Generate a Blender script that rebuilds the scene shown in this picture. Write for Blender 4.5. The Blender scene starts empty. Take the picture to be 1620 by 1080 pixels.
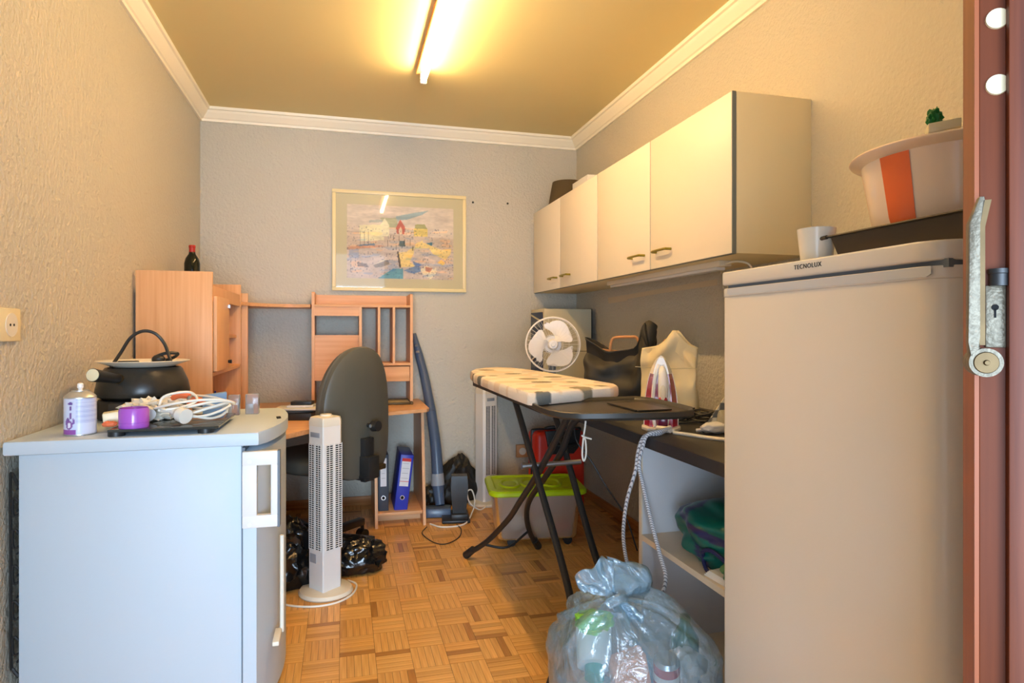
import bpy, bmesh, math, random
from mathutils import Vector, Matrix, noise
R = math.radians
rng = random.Random(7)
sc = bpy.context.scene
COL = sc.collection

# ---------------------------------------------------------------- camera, light, exposure
cd = bpy.data.cameras.new('camera'); cam = bpy.data.objects.new('camera', cd); COL.objects.link(cam)
cam.location = (0, 0, 1.09); cam.rotation_euler = (R(90), 0, R(-14.95))
cd.sensor_width = 36; cd.lens = 36*1000/1620; cd.shift_y = -15/1620; cd.clip_start = .02
sc.camera = cam
sc.view_settings.view_transform = 'Standard'; sc.view_settings.look = 'None'
sc.view_settings.exposure = 0.80; sc.view_settings.gamma = 1; sc.view_settings.use_curve_mapping = False
w = bpy.data.worlds.new('world'); sc.world = w; w.use_nodes = True
w.node_tree.nodes['Background'].inputs[0].default_value = (.62, .76, 1, 1)
w.node_tree.nodes['Background'].inputs[1].default_value = 1.3
def area(name, loc, target, sx, sy, power, col):
    l = bpy.data.lights.new(name, 'AREA'); l.shape = 'RECTANGLE'; l.size = sx; l.size_y = sy; l.energy = power; l.color = col
    o = bpy.data.objects.new(name, l); COL.objects.link(o); o.location = loc
    o.rotation_euler = (Vector(target)-Vector(loc)).to_track_quat('-Z', 'Y').to_euler(); return o
# far lamp: daylight from the hall behind the doorway the camera stands in
area('hall_daylight', (.0, -5.0, 1.05), (.35, 3.2, .9), 3.2, 1.9, 250, (.58, .78, 1))
area('hall_fill', (-.35, -1.1, .75), (1.0, 2.2, .4), 1.0, 1.1, 24, (.62, .80, 1))  # added near fill lamp, no real source; lifts the dim right side
TUBE_STRENGTH = 64

# ---------------------------------------------------------------- materials
def lin(c):
    return tuple(((v/255)/12.92 if v/255 <= .04045 else ((v/255+.055)/1.055)**2.4) for v in c)+(1,)
MATS = {}
def M(name, rgb, rough=.5, metal=0, bump=0, bs=60, spec=.5, coat=0, var=0, vs=6, trans=0, ior=1.45, alpha=1, vcol=False, sub=0):
    m = bpy.data.materials.new(name); m.use_nodes = True; MATS[name] = m
    nt = m.node_tree; b = nt.nodes['Principled BSDF']; c = lin(rgb)
    b.inputs['Base Color'].default_value = c; b.inputs['Roughness'].default_value = rough
    b.inputs['Metallic'].default_value = metal; b.inputs['Specular IOR Level'].default_value = spec
    b.inputs['Coat Weight'].default_value = coat; b.inputs['Transmission Weight'].default_value = trans
    b.inputs['IOR'].default_value = ior; b.inputs['Alpha'].default_value = alpha
    if vcol:
        a = nt.nodes.new('ShaderNodeAttribute'); a.attribute_name = 'Col'; nt.links.new(a.outputs['Color'], b.inputs['Base Color'])
    if bump or var:
        tc = nt.nodes.new('ShaderNodeTexCoord')
    if bump:
        n = nt.nodes.new('ShaderNodeTexNoise'); n.inputs['Scale'].default_value = bs; n.inputs['Detail'].default_value = 4
        nt.links.new(tc.outputs['Object'], n.inputs['Vector'])
        bp = nt.nodes.new('ShaderNodeBump'); bp.inputs['Strength'].default_value = bump; bp.inputs['Distance'].default_value = .01
        nt.links.new(n.outputs['Fac'], bp.inputs['Height']); nt.links.new(bp.outputs['Normal'], b.inputs['Normal'])
    if var and not vcol:
        n = nt.nodes.new('ShaderNodeTexNoise'); n.inputs['Scale'].default_value = vs; n.inputs['Detail'].default_value = 3
        nt.links.new(tc.outputs['Object'], n.inputs['Vector'])
        mx = nt.nodes.new('ShaderNodeMix'); mx.data_type = 'RGBA'
        mx.inputs[6].default_value = tuple(v*(1-var) for v in c[:3])+(1,); mx.inputs[7].default_value = tuple(min(1, v*(1+var)) for v in c[:3])+(1,)
        nt.links.new(n.outputs['Fac'], mx.inputs[0]); nt.links.new(mx.outputs[2], b.inputs['Base Color'])
    return m
def wood(name, c1, c2, axis='Z', rough=.4, scale=1.0, island=False, coat=0):
    m = M(name, c1, rough, coat=coat, spec=.3); nt = m.node_tree; b = nt.nodes['Principled BSDF']
    tc = nt.nodes.new('ShaderNodeTexCoord'); mp = nt.nodes.new('ShaderNodeMapping')
    s = {'X': (2, 60, 60), 'Y': (60, 2, 60), 'Z': (60, 60, 2)}[axis]
    mp.inputs['Scale'].default_value = tuple(v*scale for v in s)
    n = nt.nodes.new('ShaderNodeTexNoise'); n.inputs['Scale'].default_value = 1.5; n.inputs['Detail'].default_value = 5
    nt.links.new(tc.outputs['Object'], mp.inputs['Vector']); nt.links.new(mp.outputs[0], n.inputs['Vector'])
    rp = nt.nodes.new('ShaderNodeValToRGB'); rp.color_ramp.elements[0].position = .3; rp.color_ramp.elements[1].position = .7
    rp.color_ramp.elements[0].color = lin(c1); rp.color_ramp.elements[1].color = lin(c2)
    nt.links.new(n.outputs['Fac'], rp.inputs[0])
    if island:
        at = nt.nodes.new('ShaderNodeAttribute'); at.attribute_name = 'Col'
        mx = nt.nodes.new('ShaderNodeMix'); mx.data_type = 'RGBA'; mx.blend_type = 'MULTIPLY'; mx.inputs[0].default_value = 1
        nt.links.new(rp.outputs[0], mx.inputs[6]); nt.links.new(at.outputs['Color'], mx.inputs[7]); nt.links.new(mx.outputs[2], b.inputs['Base Color'])
    else: nt.links.new(rp.outputs[0], b.inputs['Base Color'])
    return m
def sheer(name, rgb, fac, rough=.25, bump=0, bs=12, gl=.25, fm=.95):
    """thin plastic film: part see-through, part scattering, glossy on top"""
    m = bpy.data.materials.new(name); m.use_nodes = True; nt = m.node_tree; MATS[name] = m
    out = nt.nodes['Material Output']; nt.nodes.remove(nt.nodes['Principled BSDF'])
    t = nt.nodes.new('ShaderNodeBsdfTransparent'); d = nt.nodes.new('ShaderNodeBsdfDiffuse'); g = nt.nodes.new('ShaderNodeBsdfGlossy')
    tl = nt.nodes.new('ShaderNodeBsdfTranslucent')
    c = lin(rgb); t.inputs[0].default_value = tuple(min(1, v*.25+.75) for v in c[:3])+(1,); d.inputs[0].default_value = c; tl.inputs[0].default_value = c
    g.inputs[0].default_value = (1, 1, 1, 1); g.inputs['Roughness'].default_value = rough
    m0 = nt.nodes.new('ShaderNodeMixShader'); m0.inputs[0].default_value = .4
    m1 = nt.nodes.new('ShaderNodeMixShader'); m1.inputs[0].default_value = fac
    m2 = nt.nodes.new('ShaderNodeMixShader'); fr = nt.nodes.new('ShaderNodeFresnel'); fr.inputs[0].default_value = 1.4
    ad = nt.nodes.new('ShaderNodeMath'); ad.operation = 'MULTIPLY_ADD'; ad.inputs[1].default_value = fm; ad.inputs[2].default_value = gl*.2
    nt.links.new(fr.outputs[0], ad.inputs[0]); nt.links.new(ad.outputs[0], m2.inputs[0])
    nt.links.new(d.outputs[0], m0.inputs[1]); nt.links.new(tl.outputs[0], m0.inputs[2])
    nt.links.new(t.outputs[0], m1.inputs[1]); nt.links.new(m0.outputs[0], m1.inputs[2])
    nt.links.new(m1.outputs[0], m2.inputs[1]); nt.links.new(g.outputs[0], m2.inputs[2]); nt.links.new(m2.outputs[0], out.inputs[0])
    if bump:
        tc = nt.nodes.new('ShaderNodeTexCoord'); n = nt.nodes.new('ShaderNodeTexNoise'); n.inputs['Scale'].default_value = bs
        n.inputs['Detail'].default_value = 5; n.inputs['Distortion'].default_value = 1.2
        bp = nt.nodes.new('ShaderNodeBump'); bp.inputs['Strength'].default_value = bump; bp.inputs['Distance'].default_value = .02
        nt.links.new(tc.outputs['Object'], n.inputs['Vector']); nt.links.new(n.outputs['Fac'], bp.inputs['Height'])
        nt.links.new(bp.outputs[0], g.inputs['Normal']); nt.links.new(bp.outputs[0], d.inputs['Normal'])
    return m
def emis(name, rgb, s):
    m = bpy.data.materials.new(name); m.use_nodes = True; nt = m.node_tree; MATS[name] = m
    nt.nodes.remove(nt.nodes['Principled BSDF']); e = nt.nodes.new('ShaderNodeEmission')
    e.inputs[0].default_value = rgb+(1,); e.inputs[1].default_value = s; nt.links.new(e.outputs[0], nt.nodes['Material Output'].inputs[0]); return m

wall_m = M('roughcast_wall', (200, 195, 180), .40, bump=.75, bs=75, var=.05, vs=1.5, spec=.45)
ceil_m = M('tan_ceiling', (230, 214, 158), .75, var=.04, vs=1.2)
trim_m = M('cornice_white', (252, 246, 226), .45)
skirt_m = wood('skirting_wood', (176, 112, 58), (205, 145, 88), 'X', .45)
beech = wood('beech_vertical', (216, 160, 110), (230, 180, 132), 'Z', .42, .8)
beech_x = wood('beech_horizontal', (216, 160, 110), (230, 180, 132), 'X', .42, .8)
beech_in = wood('beech_edge', (224, 172, 124), (236, 188, 142), 'Z', .45, .8)
par_x = wood('parquet_across', (212, 154, 80), (240, 190, 112), 'X', .32, 1.3, True, .12)
par_y = wood('parquet_along', (212, 154, 80), (240, 190, 112), 'Y', .32, 1.3, True, .12)
grout = M('parquet_joint', (96, 58, 26), .8)
white = M('white_enamel', (190, 204, 215), .5, spec=.5, var=.015, vs=3)
white2 = M('white_plastic', (222, 220, 216), .5)
cream = M('cream_plastic', (226, 218, 200), .45)
fridge_m = M('fridge_enamel', (222, 216, 205), .24, var=.012, vs=2)
gask = M('grey_gasket', (110, 118, 126), .7)
black = M('black_plastic', (38, 38, 38), .4)
shell_m = M('chair_shell', (84, 84, 76), .42)
blackm = M('black_matt', (22, 22, 24), .75, bump=.1, bs=200)
dark = M('dark_gap', (12, 12, 13), .9)
chrome = M('chrome', (200, 200, 200), .18, 1)
steel = M('zinc_steel', (185, 190, 196), .35, 1)
cab_front = M('cabinet_front', (240, 230, 212), .38)
cab_side = M('cabinet_side', (244, 226, 180), .5)
cab_edge = M('cabinet_edge', (120, 124, 118), .5)
brass = M('olive_brass', (150, 138, 52), .35, .6)
top_m = M('charcoal_worktop', (66, 66, 64), .5, bump=.05, bs=300)
top_e = M('worktop_edge', (52, 54, 58), .5)
unit_m = M('unit_board', (216, 216, 218), .5)
unit_e = M('unit_edge', (232, 214, 188), .5)
frame_m = M('cream_frame', (238, 222, 170), .35)
matb = M('mat_board', (206, 196, 158), .8)
vc = M('printed_colours', (200, 200, 200), .6, vcol=True)
vcs = M('printed_gloss', (200, 200, 200), .3, vcol=True)
vcloth = M('printed_cloth', (200, 200, 200), .85, vcol=True, bump=.15, bs=150)
glass = sheer('clear_glass', (255, 255, 255), .02, .03, gl=.1, fm=.5)
acryl = M('clear_acrylic', (225, 232, 240), .06, trans=.85, ior=1.3)
maho = wood('red_mahogany', (84, 38, 18), (112, 54, 26), 'Z', .45, .7)
maho2 = wood('lit_mahogany', (130, 66, 34), (154, 84, 48), 'Z', .4, .7)  # lighter copy of the mahogany, room light put into its colour
maho_d = wood('worn_mahogany', (78, 35, 20), (112, 58, 36), 'Z', .5, 1.2)
sideb = M('painted_shade', (30, 16, 12), .7)  # near-black tone standing in for shade on the leaf
nickel = M('worn_nickel', (112, 104, 88), .45, .4, bump=.15, bs=300, var=.45, vs=260)
nickel2 = M('tarnished_brass', (92, 74, 48), .45, .7, var=.4, vs=60)
plaster = M('bare_plaster', (214, 200, 172), .8, bump=.2, bs=60)
vac_m = M('slate_blue_plastic', (74, 92, 118), .3)
chair_m = M('chair_black', (92, 92, 84), .45)
binbag = M('black_bin_film', (16, 17, 18), .2, spec=.7, bump=.5, bs=18)
bluefilm = sheer('blue_bag_film', (176, 220, 244), .34, .2, .9, 14, gl=.35)
frost = sheer('frosted_plastic', (222, 208, 196), .6, .3, .1, 30, gl=.2)
lime = M('lime_plastic', (186, 218, 20), .35)
redp = M('red_plastic', (214, 52, 34), .4)
leather = M('tan_leather', (206, 148, 96), .55)
toteb = M('black_leather', (52, 50, 44), .6, bump=.2, bs=10)
canvas = M('cream_canvas', (222, 208, 170), .85, bump=.2, bs=14)
canvas2 = M('grey_canvas', (190, 180, 150), .85)
green = M('green_nylon', (12, 92, 84), .5, bump=.3, bs=16)
navy = M('navy_webbing', (34, 38, 84), .7)
sage = M('sage_cloth', (96, 140, 96), .85, bump=.3, bs=30)
paper = M('paper_white', (236, 232, 222), .8)
cherry = M('cherry_plastic', (168, 24, 58), .22, coat=.4)
ironw = M('iron_white', (240, 236, 230), .25)
fanw = M('fan_white', (244, 238, 230), .35)
pcm = M('pc_beige', (206, 198, 170), .5)
navyp = M('navy_plastic', (42, 52, 84), .4)
lampsh = M('brown_shade', (84, 70, 46), .8)
tube_m = emis('fluorescent_tube', (1, .66, .31), TUBE_STRENGTH)
batten = M('lamp_batten', (214, 150, 84), .5)
basin = M('basin_plastic', (246, 222, 196), .28, trans=.0, coat=.3)
orange = M('orange_stripe', (238, 112, 56), .3, coat=.3)
bluebind = M('blue_binder', (46, 60, 176), .4)
greybind = M('grey_binder', (62, 70, 82), .5)
labelw = M('label_paper', (226, 228, 232), .7)
labelr = M('label_red', (206, 48, 44), .6)
labelg = M('label_grey', (150, 156, 164), .5)
bluep = M('blue_plastic', (70, 120, 190), .4)
pen_b = M('pen_blue', (26, 66, 190), .35)
pot_m = M('pot_enamel', (44, 42, 38), .3)
plate_m = M('plate_white', (226, 220, 204), .25)
smoke = M('smoked_glass', (48, 52, 50), .12, spec=.6)
purple = M('purple_plastic', (168, 88, 196), .25, coat=.3)
coral = M('coral_plastic', (232, 116, 70), .4)
bottle_m = M('bottle_glass', (14, 20, 12), .1)
redcap = M('bottle_capsule', (170, 36, 28), .4)
greenp = M('green_plastic', (16, 110, 50), .5)
teal = M('teal_plastic', (30, 150, 130), .4)
canr = M('can_red', (206, 40, 48), .3, .2)
silver = M('can_silver', (200, 205, 210), .3, .8)
ivory = M('ivory_socket', (236, 224, 186), .35)
rope = M('braided_cord', (214, 216, 222), .8)
text_m = M('dark_lettering', (40, 38, 34), .5)
wht_cord = M('white_cord', (232, 228, 216), .45)

# ---------------------------------------------------------------- geometry helpers
class G:
    def __init__(s): s.bm = bmesh.new()
    def box(s, x0, x1, y0, y1, z0, z1, bev=0, seg=2, mat=None):
        r = bmesh.ops.create_cube(s.bm, size=1); vs = r['verts']
        T = Matrix.Translation(((x0+x1)/2, (y0+y1)/2, (z0+z1)/2)) @ Matrix.Diagonal((abs(x1-x0), abs(y1-y0), abs(z1-z0), 1))
        bmesh.ops.transform(s.bm, matrix=T, verts=vs)
        if bev:
            es = list({e for v in vs for e in v.link_edges})
            r = bmesh.ops.bevel(s.bm, geom=es, offset=bev, segments=seg, affect='EDGES', profile=.5)
            vs = list({v for f in r['faces'] for v in f.verts})
        if mat is not None:
            bmesh.ops.transform(s.bm, matrix=mat, verts=s._isl(vs))
        return s
    def _isl(s, vs):
        seen = set(vs); st = list(vs)
        while st:
            v = st.pop()
            for e in v.link_edges:
                o = e.other_vert(v)
                if o not in seen: seen.add(o); st.append(o)
        return list(seen)
    def obox(s, c, u, v, w, bev=0):
        """box at centre c with half-vectors u, v, w"""
        u, v, w = Vector(u), Vector(v), Vector(w)
        Mx = Matrix((u.to_4d(), v.to_4d(), w.to_4d(), (0, 0, 0, 1)))
        Mx = Matrix(((u.x, v.x, w.x, c[0]), (u.y, v.y, w.y, c[1]), (u.z, v.z, w.z, c[2]), (0, 0, 0, 1)))
        vs = bmesh.ops.create_cube(s.bm, size=2)['verts']
        bmesh.ops.transform(s.bm, matrix=Mx, verts=vs)
        if bev:
            bmesh.ops.bevel(s.bm, geom=list({e for q in vs for e in q.link_edges}), offset=bev, segments=2, affect='EDGES', profile=.5)
        return s
    def ring(s, pts): return [s.bm.verts.new(p) for p in pts]
    def skin(s, rings, close=True, cap0=True, cap1=True):
        vr = [s.ring(r) for r in rings]; n = len(vr[0])
        for a, b in zip(vr, vr[1:]):
            for i in range(n if close else n-1):
                j = (i+1) % n
                try: s.bm.faces.new((a[i], a[j], b[j], b[i]))
                except ValueError: pass
        if cap0 and close: s.bm.faces.new(list(reversed(vr[0])))
        if cap1 and close: s.bm.faces.new(vr[-1])
        return s
    def cyl(s, p0, p1, r0, r1=None, seg=16, cap=True):
        r1 = r0 if r1 is None else r1
        p0, p1 = Vector(p0), Vector(p1); d = (p1-p0).normalized()
        a = d.orthogonal().normalized(); b = d.cross(a)
        mk = lambda p, r: [p+(a*math.cos(t)+b*math.sin(t))*r for t in [2*math.pi*i/seg for i in range(seg)]]
        return s.skin([mk(p0, r0), mk(p1, r1)], cap0=cap, cap1=cap)
    def lathe(s, prof, c=(0, 0, 0), seg=32, sx=1, sy=1, cap=True):
        rs = [[(c[0]+r*sx*math.cos(2*math.pi*i/seg), c[1]+r*sy*math.sin(2*math.pi*i/seg), c[2]+z) for i in range(seg)] for r, z in prof]
        return s.skin(rs, cap0=cap, cap1=cap)
    def tube(s, pts, r, seg=8, sub=6, smooth=True, cap=True):
        P = [Vector(p) for p in pts]
        if smooth and len(P) > 2:
            Q = []
            E = [P[0]*2-P[1]]+P+[P[-1]*2-P[-2]]
            for i in range(1, len(E)-2):
                for k in range(sub):
                    t = k/sub; a, b, c, d = E[i-1:i+3]
                    Q.append(.5*((2*b)+(c-a)*t+(2*a-5*b+4*c-d)*t*t+(3*b-a-3*c+d)*t**3))
            Q.append(P[-1]); P = Q
        rings = []; nrm = None
        for i, p in enumerate(P):
            d = (P[min(i+1, len(P)-1)]-P[max(i-1, 0)]).normalized()
            if nrm is None: nrm = d.orthogonal().normalized()
            nrm = (nrm-d*nrm.dot(d)).normalized(); b = d.cross(nrm)
            rr = r(i/(len(P)-1)) if callable(r) else r
            rings.append([p+(nrm*math.cos(2*math.pi*k/seg)+b*math.sin(2*math.pi*k/seg))*rr for k in range(seg)])
        return s.skin(rings, cap0=cap, cap1=cap)
    def prism(s, pts, z0, z1, ax='Z', bev=0):
        mp = {'Z': lambda a, b, c: (a, b, c), 'Y': lambda a, b, c: (a, c, b), 'X': lambda a, b, c: (c, a, b)}[ax]
        vs0 = s.ring([mp(a, b, z0) for a, b in pts]); vs1 = s.ring([mp(a, b, z1) for a, b in pts]); n = len(pts)
        fs = [s.bm.faces.new(list(reversed(vs0))), s.bm.faces.new(vs1)]
        for i in range(n):
            j = (i+1) % n; fs.append(s.bm.faces.new((vs0[i], vs0[j], vs1[j], vs1[i])))
        if bev:
            es = list({e for f in fs[:2] for e in f.edges})
            bmesh.ops.bevel(s.bm, geom=es, offset=bev, segments=2, affect='EDGES', profile=.5)
        return s
    def blob(s, c, rad, amp=.2, freq=3, sub=4, seed=0, flat=None, ridge=False, shape=None):
        vs = bmesh.ops.create_icosphere(s.bm, subdivisions=sub, radius=1)['verts']
        for v in vs:
            p = v.co.copy(); q = p*freq+Vector((seed*7.3, seed*3.1, seed*1.7))
            n = noise.noise(q)+.5*noise.noise(q*2.3)
            if ridge: n = .6-1.5*abs(noise.noise(q))-.6*abs(noise.noise(q*2.1+Vector((0, 0, 5))))-.16*abs(noise.noise(q*4.7))
            k = 1+amp*n
            if shape: p = shape(p)
            v.co = Vector((c[0]+p.x*rad[0]*k, c[1]+p.y*rad[1]*k, c[2]+p.z*rad[2]*k))
            if flat is not None and v.co.z < flat: v.co.z = flat+.0005*abs(n)
        return s
    def grid(s, f, nu, nv, thick=0):
        vs = [[s.bm.verts.new(f(i/nu, j/nv)) for j in range(nv+1)] for i in range(nu+1)]
        for i in range(nu):
            for j in range(nv): s.bm.faces.new((vs[i][j], vs[i+1][j], vs[i+1][j+1], vs[i][j+1]))
        if thick:
            bmesh.ops.recalc_face_normals(s.bm, faces=s.bm.faces[:])
            bmesh.ops.solidify(s.bm, geom=s.bm.faces[:], thickness=thick)
        return s
def mesh_of(name, g, m, smooth=True, angle=35, colf=None):
    bmesh.ops.recalc_face_normals(g.bm, faces=g.bm.faces[:])
    me = bpy.data.meshes.new(name); g.bm.to_mesh(me); g.bm.free()
    for x in (m if isinstance(m, (list, tuple)) else [m]): me.materials.append(x)
    if colf:
        ca = me.color_attributes.new('Col', 'FLOAT_COLOR', 'POINT')
        for i, v in enumerate(me.vertices): ca.data[i].color = colf(v.co)
    if smooth:
        me.shade_smooth(); me.set_sharp_from_angle(angle=R(angle))
    return me
def setp(o, label=None, cat=None, group=None, kind=None):
    if label: o['label'] = label
    if cat: o['category'] = cat
    if group: o['group'] = group
    if kind: o['kind'] = kind
    return o
def thing(name, label, cat, loc=(0, 0, 0), rz=0, group=None):
    o = bpy.data.objects.new(name, None); COL.objects.link(o); o.empty_display_size = .05
    o.location = loc; o.rotation_euler = (0, 0, R(rz)); return setp(o, label, cat, group)
def wm(o):
    m = o.matrix_basis.copy()
    while o.parent: o = o.parent; m = o.matrix_basis @ m
    return m
def part(name, g, m, par, local=False, label=None, kind=None, **kw):
    me = mesh_of(name, g, m, **kw)
    if not local: me.transform(wm(par).inverted())
    o = bpy.data.objects.new(name, me); COL.objects.link(o); o.parent = par
    return setp(o, label, kind=kind)
def solo(name, g, m, label=None, cat=None, group=None, kind=None, **kw):
    me = mesh_of(name, g, m, **kw)
    vs = [v.co for v in me.vertices]
    c = Vector(((min(v.x for v in vs)+max(v.x for v in vs))/2, (min(v.y for v in vs)+max(v.y for v in vs))/2, min(v.z for v in vs)))
    if kind == 'structure': c = Vector((0, 0, 0))
    me.transform(Matrix.Translation(-c))
    o = bpy.data.objects.new(name, me); COL.objects.link(o); o.location = c
    return setp(o, label, cat, group, kind)
def copy_tree(o, par=None):
    c = o.copy(); COL.objects.link(c); c.parent = par
    for ch in [x for x in COL.objects if x.parent == o]: copy_tree(ch, c)
    return c
def inpoly(x, y, P):
    r = False; j = len(P)-1
    for i in range(len(P)):
        if (P[i][1] > y) != (P[j][1] > y) and x < (P[j][0]-P[i][0])*(y-P[i][1])/(P[j][1]-P[i][1])+P[i][0]: r = not r
        j = i
    return r
def cord(name, pts, r, m, label, cat='cord', seg=8):
    return solo(name, G().tube(pts, r, seg), m, label, cat)

# ================================================================ room shell
XL, XR, YB, YF, CH = -.82, 1.556, 4.1, -.15, 2.415
wl = solo('wall_left', G().box(XL-.1, XL, YF, YB+.1, 0, CH), wall_m, kind='structure')
wr = solo('wall_right', G().box(XR, XR+.1, YF, YB+.1, 0, CH), wall_m, kind='structure')
wb = solo('wall_back', G().box(XL, XR, YB, YB+.1, 0, CH), wall_m, kind='structure')
wf = solo('wall_front', G().box(XL, -.5, YF-.1, YF, 0, CH).box(1.1, XR, YF-.1, YF, 0, CH).box(-.5, 1.1, YF-.1, YF, 2.08, CH), wall_m, kind='structure')
ce = solo('ceiling', G().box(XL-.1, XR+.1, YF-.1, YB+.1, CH, CH+.1), ceil_m, kind='structure')
prof = [(0, 0), (0, -.075), (.012, -.075), (.014, -.062), (.022, -.058), (.045, -.03), (.052, -.018), (.062, -.015), (.065, 0)]
def cornice(name, f0, f1):
    g = G(); g.skin([[f0(a, b) for a, b in prof], [f1(a, b) for a, b in prof]]); return solo(name, g, trim_m, kind='structure', smooth=False)
cornice('trim_1', lambda a, b: (XL+a, YF, CH+b), lambda a, b: (XL+a, YB-a, CH+b))
cornice('trim_2', lambda a, b: (XR-a, YF, CH+b), lambda a, b: (XR-a, YB-a, CH+b))
cornice('trim_3', lambda a, b: (XL+a, YB-a, CH+b), lambda a, b: (XR-a, YB-a, CH+b))
solo('baseboard_back', G().box(XL, XR, YB-.014, YB, 0, .056, .003), skirt_m, kind='structure')
solo('baseboard_right', G().box(XR-.014, XR, 1.2, YB-.014, 0, .056, .003), wood('skirting_side', (176, 112, 58), (205, 145, 88), 'Y', .45), kind='structure')
solo('baseboard_left', G().box(XL, XL+.014, 2.5, YB-.014, 0, .056, .003), MATS['skirting_side'], kind='structure')
part('plaster_patch', G().prism([(2.40, 1.292), (2.40, 1.318), (2.8, 1.312), (3.2, 1.303), (3.56, 1.298), (3.55, 1.262), (3.3, 1.268), (3.28, 1.277), (2.9, 1.286)], XR-.002, XR, 'X'), plaster, wr, label='bare plaster stripe')
for x, z in ((.827, 1.945), (1.064, 1.95)): part('wall_plug', G().cyl((x, YB+.001, z), (x, YB-.004, z), .007, seg=10), text_m, wb)

# floor: mosaic parquet, every near strip a piece of its own
fl = solo('floor', G().box(XL-.1, XR+.1, -1.2, YB+.1, -.08, -.003), grout, kind='structure')
BX, BY, X0, Y0 = .117, .1385, -.012, 2.196
tones = [(.78, .72, .62), (.9, .86, .8), (1, 1, 1), (1, .98, .92), (1.04, 1.02, 1.02), (.94, .9, .86), (.84, .8, .76), (1.1, 1.1, 1.1), (1.02, .96, .86), (.58, .48, .38)]
def strip_mesh(k, w, d, nm, m):
    t = tones[k]; g = G().box(-w/2, w/2, -d/2, d/2, -.003, 0, 0)
    return mesh_of(nm, g, m, smooth=False, colf=lambda co: t+(1,))
PX = [strip_mesh(k, BX-.0012, BY/5-.0012, 'parquet_strip', par_x) for k in range(len(tones))]
PY = [strip_mesh(k, BX/5-.0012, BY-.0012, 'parquet_strip', par_y) for k in range(len(tones))]
strips = []
for ix in range(-8, 15):
    for iy in range(-18, 15):
        bx, by = X0+(ix+.5)*BX, Y0+(iy+.5)*BY
        if not (XL-.05 < bx < XR+.05 and -.3 < by < YB+.04): continue
        base = rng.choice([2, 2, 3, 5, 1, 2, 8, 7])
        for k in range(5):
            tone = base if rng.random() < .45 else rng.randrange(len(tones))
            if (ix+iy) % 2 == 0: strips.append((bx, by+(k-2)*BY/5, 0, tone))
            else: strips.append((bx+(k-2)*BX/5, by, 1, tone))
def vis(s):      # strips in the open part of the floor, nearest first
    x, y = s[0], s[1]
    return -.30 < x < 1.0 and 1.85 < y < 4.05 and not (x > .85 and y < 2.0)
near = sorted([s for s in strips if vis(s)], key=lambda s: s[1])[:300]
ns = set(map(id, near))
for s in near:
    o = bpy.data.objects.new('parquet_strip', (PX if s[2] == 0 else PY)[s[3]]); COL.objects.link(o)
    o.parent = fl; o.location = (s[0], s[1], 0)
for d_, m, nm in ((0, par_x, 'parquet_field'), (1, par_y, 'parquet_field')):
    g = G(); cols = []
    for s in strips:
        if s[2] != d_ or id(s) in ns: continue
        wd = (BX-.0012, BY/5-.0012) if d_ == 0 else (BX/5-.0012, BY-.0012)
        g.box(s[0]-wd[0]/2, s[0]+wd[0]/2, s[1]-wd[1]/2, s[1]+wd[1]/2, -.003, 0); cols += [tones[s[3]]+(1,)]*8
    o = part(nm, g, m, fl, smooth=False, kind='stuff')
    ca = o.data.color_attributes.new('Col', 'FLOAT_COLOR', 'POINT')
    for i, c in enumerate(cols): ca.data[i].color = c

# open door leaf at the right edge of the view
dr = thing('door_1', None, None, (.480, .383, 0), -40); dr['kind'] = 'structure'
del_keys = [k for k in ('label', 'category') if k in dr]
# local: +x runs along the leaf away from its free edge, -y faces the camera
part('door_leaf', G().box(0, .76, 0, .04, .01, 2.05, .001), maho, dr, True)
part('lit_edge', G().box(-.003, .0, 0, .04, .01, 2.05), maho2, dr, True, label='free edge coloured as lit')  # the leaf's own edge; light from the room painted into its tone
part('cover_strip', G().box(.0165, .0325, -.010, 0, .01, 2.05, .001), maho_d, dr, True)
part('groove_highlight', G().box(.0325, .0345, -.009, 0, .01, 2.05), maho2, dr, True)  # highlight along the groove, painted as a thin lighter strip
part('shade_panel', G().box(.0345, .08, -.003, 0, .01, 2.05), sideb, dr, True)  # flat dark strip, the shade beyond the groove put into its colour
for z in (1.332, 1.281):
    part('cover_cap', G().cyl((.0115, .001, z), (.0115, -.002, z), .0080, .0075, seg=24), ivory, dr, True, label='pale round plug')
lp = part('lock_plate', G().box(.0035, .0165, -.003, 0, 1.078, 1.126, .0008), nickel, dr, True, label='worn lock plate')
part('keyhole', G().cyl((.0095, -.0025, 1.109), (.0095, -.0036, 1.109), .0024, seg=12).box(.0088, .0102, -.0036, -.0025, 1.101, 1.108), dark, lp, True)
part('lock_cylinder', G().lathe([(.0, 0), (.0062, 0), (.0062, .009), (.0068, .0095), (.0068, .013), (0, .013)], (.0115, -.004, 1.1255), 18), black, lp, True)
g = G().prism([(-.010, 1.068), (-.011, 1.082), (-.011, 1.172), (-.004, 1.192), (-.001, 1.192), (-.0005, 1.189), (-.005, 1.171), (-.005, 1.086), (-.0035, 1.078)], -.022, -.012, 'Y', .0012)
hd = part('door_handle', g, nickel, dr, True, label='long worn nickel lever')
part('lever_side', G().prism([(-.005, 1.08), (-.005, 1.170), (-.001, 1.1905), (.005, 1.1905), (.001, 1.170), (.001, 1.08)], -.014, -.010, 'Y'), nickel2, hd, True)
part('lever_boss', G().cyl((.000, .0, 1.067), (.000, -.022, 1.067), .0108, seg=32), nickel, hd, True)
part('boss_dish', G().cyl((.000, -.022, 1.067), (.000, -.0232, 1.067), .0082, .0076, seg=28).cyl((.000, -.0232, 1.067), (.000, -.0255, 1.067), .0022, .0016, seg=12), nickel2, hd, True)

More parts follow.
